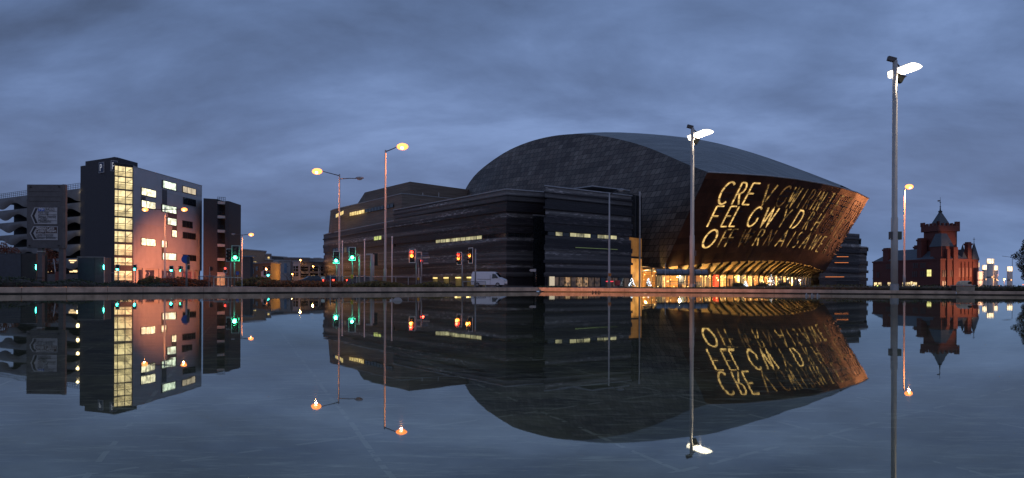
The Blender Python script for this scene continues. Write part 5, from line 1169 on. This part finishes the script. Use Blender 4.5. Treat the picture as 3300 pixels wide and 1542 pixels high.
light(t, (X(2189, BY), BY-.3, ZV(884.5, BY, 2189)-.4), 120, (1,.75,.4), rad=.15)
b = G(2144, 104); t = thing('stop_flag_post', 'slim dark bus stop pole left of the shelter roof', 'post', b); MB().tube([b, (b.x, 104, ZV(850, 104, 2144))], [.05, .045], 8).build('mast', STEEL, t); MB().box((b.x+.0, 104, ZV(886, 104, 2144)), (.45, .06, .18)).build('flag', BLACK, t)

#==== litter bin on the pool edge
BN = 37.2; a, b_ = X(3082, BN), X(3142, BN); z1, z2 = ZV(920.5, BN, 3110), ZV(905.5, BN, 3110); c = Vector(((a+b_)/2, BN, ZG)); w = b_-a
t = thing('litter_bin', 'slatted litter bin with half round metal hood', 'litter bin', c)
MB().box((c.x, BN+.25, (ZG+z1)/2-.02), (w-.08, .44, z1-ZG-.04)).build('bin_body', BLACK, t)
for k in range(17): MB().box((a+.03+(w-.06)*k/16, BN+.015, (ZG+z1)/2-.02), (.028, .02, z1-ZG-.05)).build('slat', mat('slat_tan', (.50,.42,.33), .6), t)
MB().box((c.x, BN+.25, z1), (w+.03, .54, .03)).build('top_plate', STEEL, t)
hd = MB(); hn = 14; r0 = (z2-z1-.015); hx0, hx1 = X(3094, BN), X(3132, BN)
HS = [(0, .30), (.06, .66), (.16, .88), (.30, .97), (.5, 1), (1, 1)]
hd.grid([[(hx0+(hx1-hx0)*f, BN+.25-math.cos(math.pi*i/hn)*.24*q_, z1+.016+math.sin(math.pi*i/hn)*r0*q_) for i in range(hn+1)] for f, q_ in HS])
hd.add([(hx0, BN+.25-math.cos(math.pi*i/hn)*.24*.3, z1+.016+math.sin(math.pi*i/hn)*r0*.3) for i in range(hn+1)], [tuple(range(hn+1))])
hd.add([(hx1, BN+.25-math.cos(math.pi*i/hn)*.24, z1+.016+math.sin(math.pi*i/hn)*r0) for i in range(hn+1)], [tuple(range(hn+1))])
hd.build('hood', mat('bin_hood_metal', (.50,.41,.30), .45, metal=0), t, smooth=True)
op = MB(); op.extrude([(hx1-.09+.085*math.cos(R(k*20)), BN-.005+.004*k, z1+.02+r0*.40+r0*.40*math.sin(R(k*20))) for k in range(18)], (.01, -.02, 0)); op.build('bin_opening', BLACK, t)

#==== hedges, mounds and trees
def hedge(pts, h, w, n, size, m, label, name='hedge', cat='hedge', und=True):
    P = resample([G(u, Y) for u, Y in pts], max(6, int(n/400))); c = P[len(P)//2]; t = thing(name, label, cat, c)
    mb = MB(); core = MB(); k = len(P)
    for i, p in enumerate(P):
        hh = h(i/(k-1)) if callable(h) else h; sp = (P[-1]-P[0]).length/k
        mb.leaves((p.x, p.y, ZG+hh*.45), (sp*.9, w, hh*.62), int(n/k), size, shell=.6)
        core.ball((p.x, p.y, ZG+hh*.38), (sp*.95, w*.75, hh*.46), 8, 5)
    mb.build('leaves', m, t, recalc=False); core.build('twigs', BARK, t)
    return t
hedge([(2030, 56), (2240, 53.2), (2500, 48.5), (2760, 43.4), (3000, 41.5), (3330, 41)], lambda f: .10+.20*min(1, max(0, (f-.12)*2.6)), .8, 9000, .05, LEAFD, 'low clipped dark hedge along the right pool edge')
hedge([(-30, 33), (60, 34), (200, 36.5), (330, 39.5), (450, 42.5), (520, 45)], lambda f: .42+.10*math.sin(f*21)-.22*f, .9, 9000, .05, LEAFD, 'scruffy dark green ground hedge at the left pool edge')
hedge([(470, 78), (540, 80), (600, 82)], lambda f: .75+.2*math.sin(f*9), 1.3, 3000, .12, LEAFY, 'ochre green bushes at the foot of the car park')
hedge([(540, 75), (600, 77), (660, 79)], lambda f: .8-.15*f, 1.2, 3000, .11, LEAFO, 'russet bushes between blue sign and rear tower')
hedge([(780, 100), (830, 102), (880, 104)], lambda f: .7+.5*math.sin(f*3), 1.5, 2200, .14, LEAFY, 'yellow green bushes behind the small twin arm lamp')
hedge([(842, 62), (940, 63), (1040, 64), (1105, 64)], lambda f: .56-.06*f, 1.0, 7000, .07, LEAFO, 'long russet clipped hedge between the two twin arm lamps')
hedge([(1122, 58), (1200, 57), (1270, 57), (1330, 58)], lambda f: .16+.32*math.sin(math.pi*min(1, f*1.05)), 1.2, 6000, .06, LEAFY, 'olive mound of ground cover below the tallest orange lamp')
hedge([(1325, 57), (1400, 57), (1480, 58)], lambda f: .14+.30*math.sin(math.pi*min(1, f*1.1)), 1.2, 5000, .06, LEAFY, 'smaller olive mound left of the white van')
hedge([(1745, 60), (1790, 60), (1830, 60)], .2, .6, 900, .05, LEAFD, 'thin strip of planting below the dark glazed recess')
for u, lab in ((2377, 'left of three dark domed bushes before the foyer'), (2456, 'middle dark domed bush before the foyer'), (2525, 'dark domed bush nearest the inscription wall end')):
    p = G(u, 110); t = thing('domed_bush', lab, 'bush', p, 'clipped bushes before the foyer'); MB().leaves((p.x, p.y, .5), (.85, .6, .45), 500, .09, shell=.75).build('leaves', LEAFD, t, recalc=False); MB().ball((p.x, p.y, .45), (.7, .5, .4), 10, 6).build('twigs', BARK, t)

def tree(u, Y, vt, vb, w, m, label, n, size, name, cat='tree', cone=False, trunk=True, zt=None):
    """crown from lumps of leaf-sized faces on a branching trunk"""
    p = G(u, Y); top, bot = ZV(vt, Y, u), ZV(vb, Y, u); t = thing(name, label, cat, p); rnd = random.Random(int(u)+3)
    tr = MB(); r0 = .05+.018*(top)
    tr.tube([p, (p.x+.05, Y, bot), (p.x, Y, bot+(top-bot)*.55), (p.x+.1, Y, top-.2)], [r0, r0*.8, r0*.45, r0*.12], 8)
    cr = MB(); k = 16
    for i in range(k):
        f = (i+.5)/k; a = i*2.4; z = bot+(top-bot)*f
        rr = w*((1-f*.95) if cone else math.sqrt(max(.05, 1-(2*f-1)**2)))*rnd.uniform(.55, .95)
        q = Vector((p.x+math.cos(a)*rr*.6, Y+math.sin(a)*rr*.6, z))
        tr.tube([(p.x, Y, max(bot*.8, z-rr*.5)), tuple(q)], [r0*.35, r0*.08], 5)
        cr.leaves(q, (rr*.62+.1, rr*.62+.1, (top-bot)/k*1.9), int(n/k), size, shell=.35)
    tr.build('trunk', BARK, t); cr.build('crown', m, t, recalc=False); return t
tree(20, 88, 792, 905, 3.0, mat('red_lit_autumn_leaf', (.17,.050,.022), .6, var=.5, scale=2), 'large red lit autumn tree behind the left cabinet', 2600, .11, 'autumn_tree')  # red glow on the tree is put into the autumn leaf colour
tree(160, 96, 806, 895, 1.6, MATS['red_lit_autumn_leaf'], 'orange autumn tree seen between the sign legs', 1800, .10, 'autumn_tree')
def bare_tree(u, Y, vt, label, spread, seed):
    p = G(u, Y); top = ZV(vt, Y, u); t = thing('bare_tree', label, 'tree', p, 'leafless winter trees'); rnd = random.Random(seed); mb = MB()
    def br(a, d, L, r, k):
        b = a+d*L; mb.tube([a, a.lerp(b, .5)+Vector((rnd.gauss(0,.04)*L, 0, 0)), b], [r, r*.8, r*.6], 5)
        if k:
            for _ in range(3):
                nd = (d+Vector((rnd.gauss(0, .5)*spread, rnd.gauss(0, .5)*spread, rnd.uniform(-.05, .35)))).normalized(); br(a.lerp(b, rnd.uniform(.6, 1)), nd, L*rnd.uniform(.55, .8), r*.55, k-1)
    br(p, Vector((0,0,1)), (top-ZG)*.38, .05+.008*top, 4); mb.build('branches', BARK, t)
bare_tree(262, 100, 800, 'leafless tree in front of the lit mesh decks', .9, 3); bare_tree(988, 200, 822, 'leafless tree before the ribbon window office', .8, 5); bare_tree(1060, 112, 838, 'young leafless tree at the rounded slate wall end', .7, 8); bare_tree(925, 150, 868, 'low leafless tree before the grey rendered block', 1.0, 11)
tree(3322, 60, 770, 905, 1.25, mat('conifer_needle', (.018,.028,.016), .7, var=.4), 'dark conifer cut by the right edge of view', 9500, .062, 'conifer', cone=False)
LB = mat('white_bulb', (.9,.95,1), .3, emit=(.80,.9,1), es=3.2)
for u, vt, Y, lab in ((2036, 898, 150, 'lit christmas tree at the corner of the slate block'), (2089, 899, 150, 'lit christmas tree beside the first pale foyer column'), (2402, 907, 160, 'small white lit christmas tree in mid foyer'), (2484, 886, 175, 'tall white lit christmas tree deep in the foyer')):
    p = G(u, Y); z = ZV(vt, Y, u); t = thing('christmas_tree', lab, 'christmas tree', p, 'christmas trees along the foyer'); r = (z-ZG)*.36; mb = MB(); rnd = random.Random(u)
    MB().tube([p, (p.x, Y, z)], [.05, .02], 6).build('trunk', BARK, t)
    for _ in range(500):
        f = rnd.random(); a = rnd.uniform(0, 6.28); q = Vector((p.x+math.cos(a)*r*(1-f), Y+math.sin(a)*r*(1-f), ZG+.15+(z-ZG-.1)*f)); d = Vector((math.cos(a), math.sin(a), -.4))*.14; s_ = Vector((-math.sin(a), math.cos(a), 0))*.05; mb.quad(q-d, q+s_, q+d, q-s_)
    cr = mb.build('crown', LEAFD, t, recalc=False); bl = MB()
    for _ in range(34): f = rnd.random()**1.3; a = rnd.uniform(3.2, 6.2); q = Vector((p.x+math.cos(a)*(r*(1-f)+.06), Y+math.sin(a)*(r*(1-f)+.06), ZG+.2+(z-ZG-.15)*f)); bl.ball(q, .055, 6, 4)
    bl.build('fairy_lights', LB, cr)['kind'] = 'stuff'
# orange strips and lit slots on the right hand slate wing
for u0, u1, v in ((2690, 2734, 847), (2660, 2720, 893), (2697, 2734, 828)):
    Y = 213 if u1 > 2690 else 211; p0, p1 = V(u0, v, 209.5+(u0-2622)*.05), V(u1, v, 209.5+(u1-2622)*.05)
    MB().tube([p0, p1], [.06, .06], 6).build('light_strip', mat('orange_led_strip', (1,.4,.1), .4, emit=(1,.26,.06), es=.9), AC)

# small fittings in the pool, and an out-of-view floodlight added to wash the far kerb
def nozzle(u, v, m, label, grp):
    a, b = unr(u, v); Y = H*F/b; p = Vector((X(u, Y), Y, 0)); t = thing('fountain_nozzle', label, 'fountain nozzle', p, grp)
    MB().tube([p+Vector((0,0,-.1)), p+Vector((0,0,.05)), p+Vector((.02,0,.10))], [.035, .03, .022], 8).build('pipe', m, t); MB().tube([p+Vector((.07,0,-.1)), p+Vector((.07,0,.06))], [.025, .02], 8).build('pipe', m, t)
for u, v, lab in ((1909, 944, 'leftmost of three dark pipe stubs by the lit kerb'), (1919.5, 944, 'middle dark pipe stub of three by the lit kerb'), (1929.5, 944.5, 'rightmost of three dark pipe stubs by the lit kerb')): nozzle(u, v, BLACK, lab, 'dark pipe stubs in the pool')
for u, v, lab in ((2598, 955, 'leftmost of three pale pipe stubs before the inscription wall'), (2616, 955.5, 'middle pale pipe stub before the inscription wall'), (2634, 956, 'rightmost of three pale pipe stubs before the inscription wall')): nozzle(u, v, CLADL, lab, 'pale pipe stubs in the pool')
a_, b_ = unr(1276, 970); Y = H*F/b_; p = Vector((X(1276, Y), Y, 0)); t = thing('pool_skimmer', 'small grey arched fitting standing in the water at left', 'pool fitting', p)
MB().extrude([p+Vector((x, 0, z)) for x, z in ((-.10, 0), (-.02, .07), (.06, .075), (.11, .05), (.14, 0), (.11, -.08), (-.02, -.08))], (0, .05, 0)).build('fin', CLADL, t); MB().tube([p+Vector((-.12, 0, -.08)), p+Vector((-.12, 0, .03))], [.02, .02], 8).build('rod', WHITE, t)
fp = Vector((-30, 22, ZG)); t = thing('added_floodlight_post', 'short added floodlight post on the left bank, outside the picture', 'floodlight', fp)  # added out of view to throw orange light on the kerb
MB().tube([fp, fp+Vector((0,0,4.2))], [.08, .07], 10).build('mast', POLEW, t, smooth=True); MB().box(fp+Vector((-.05, -.02, 4.25)), (.35, .3, .28), rz=R(30)).build('housing', DKGREY, t, bevel=.02)
MB().box(fp+Vector((.13, .1, 4.24)), (.03, .24, .2), rz=R(33)).build('lens', SODIUM, t)
light(t, fp+Vector((.35, .22, 4.2)), 42000, (1, .36, .12), 'SPOT', .08, (6.5, 45.0, -1.9), 24, .9)
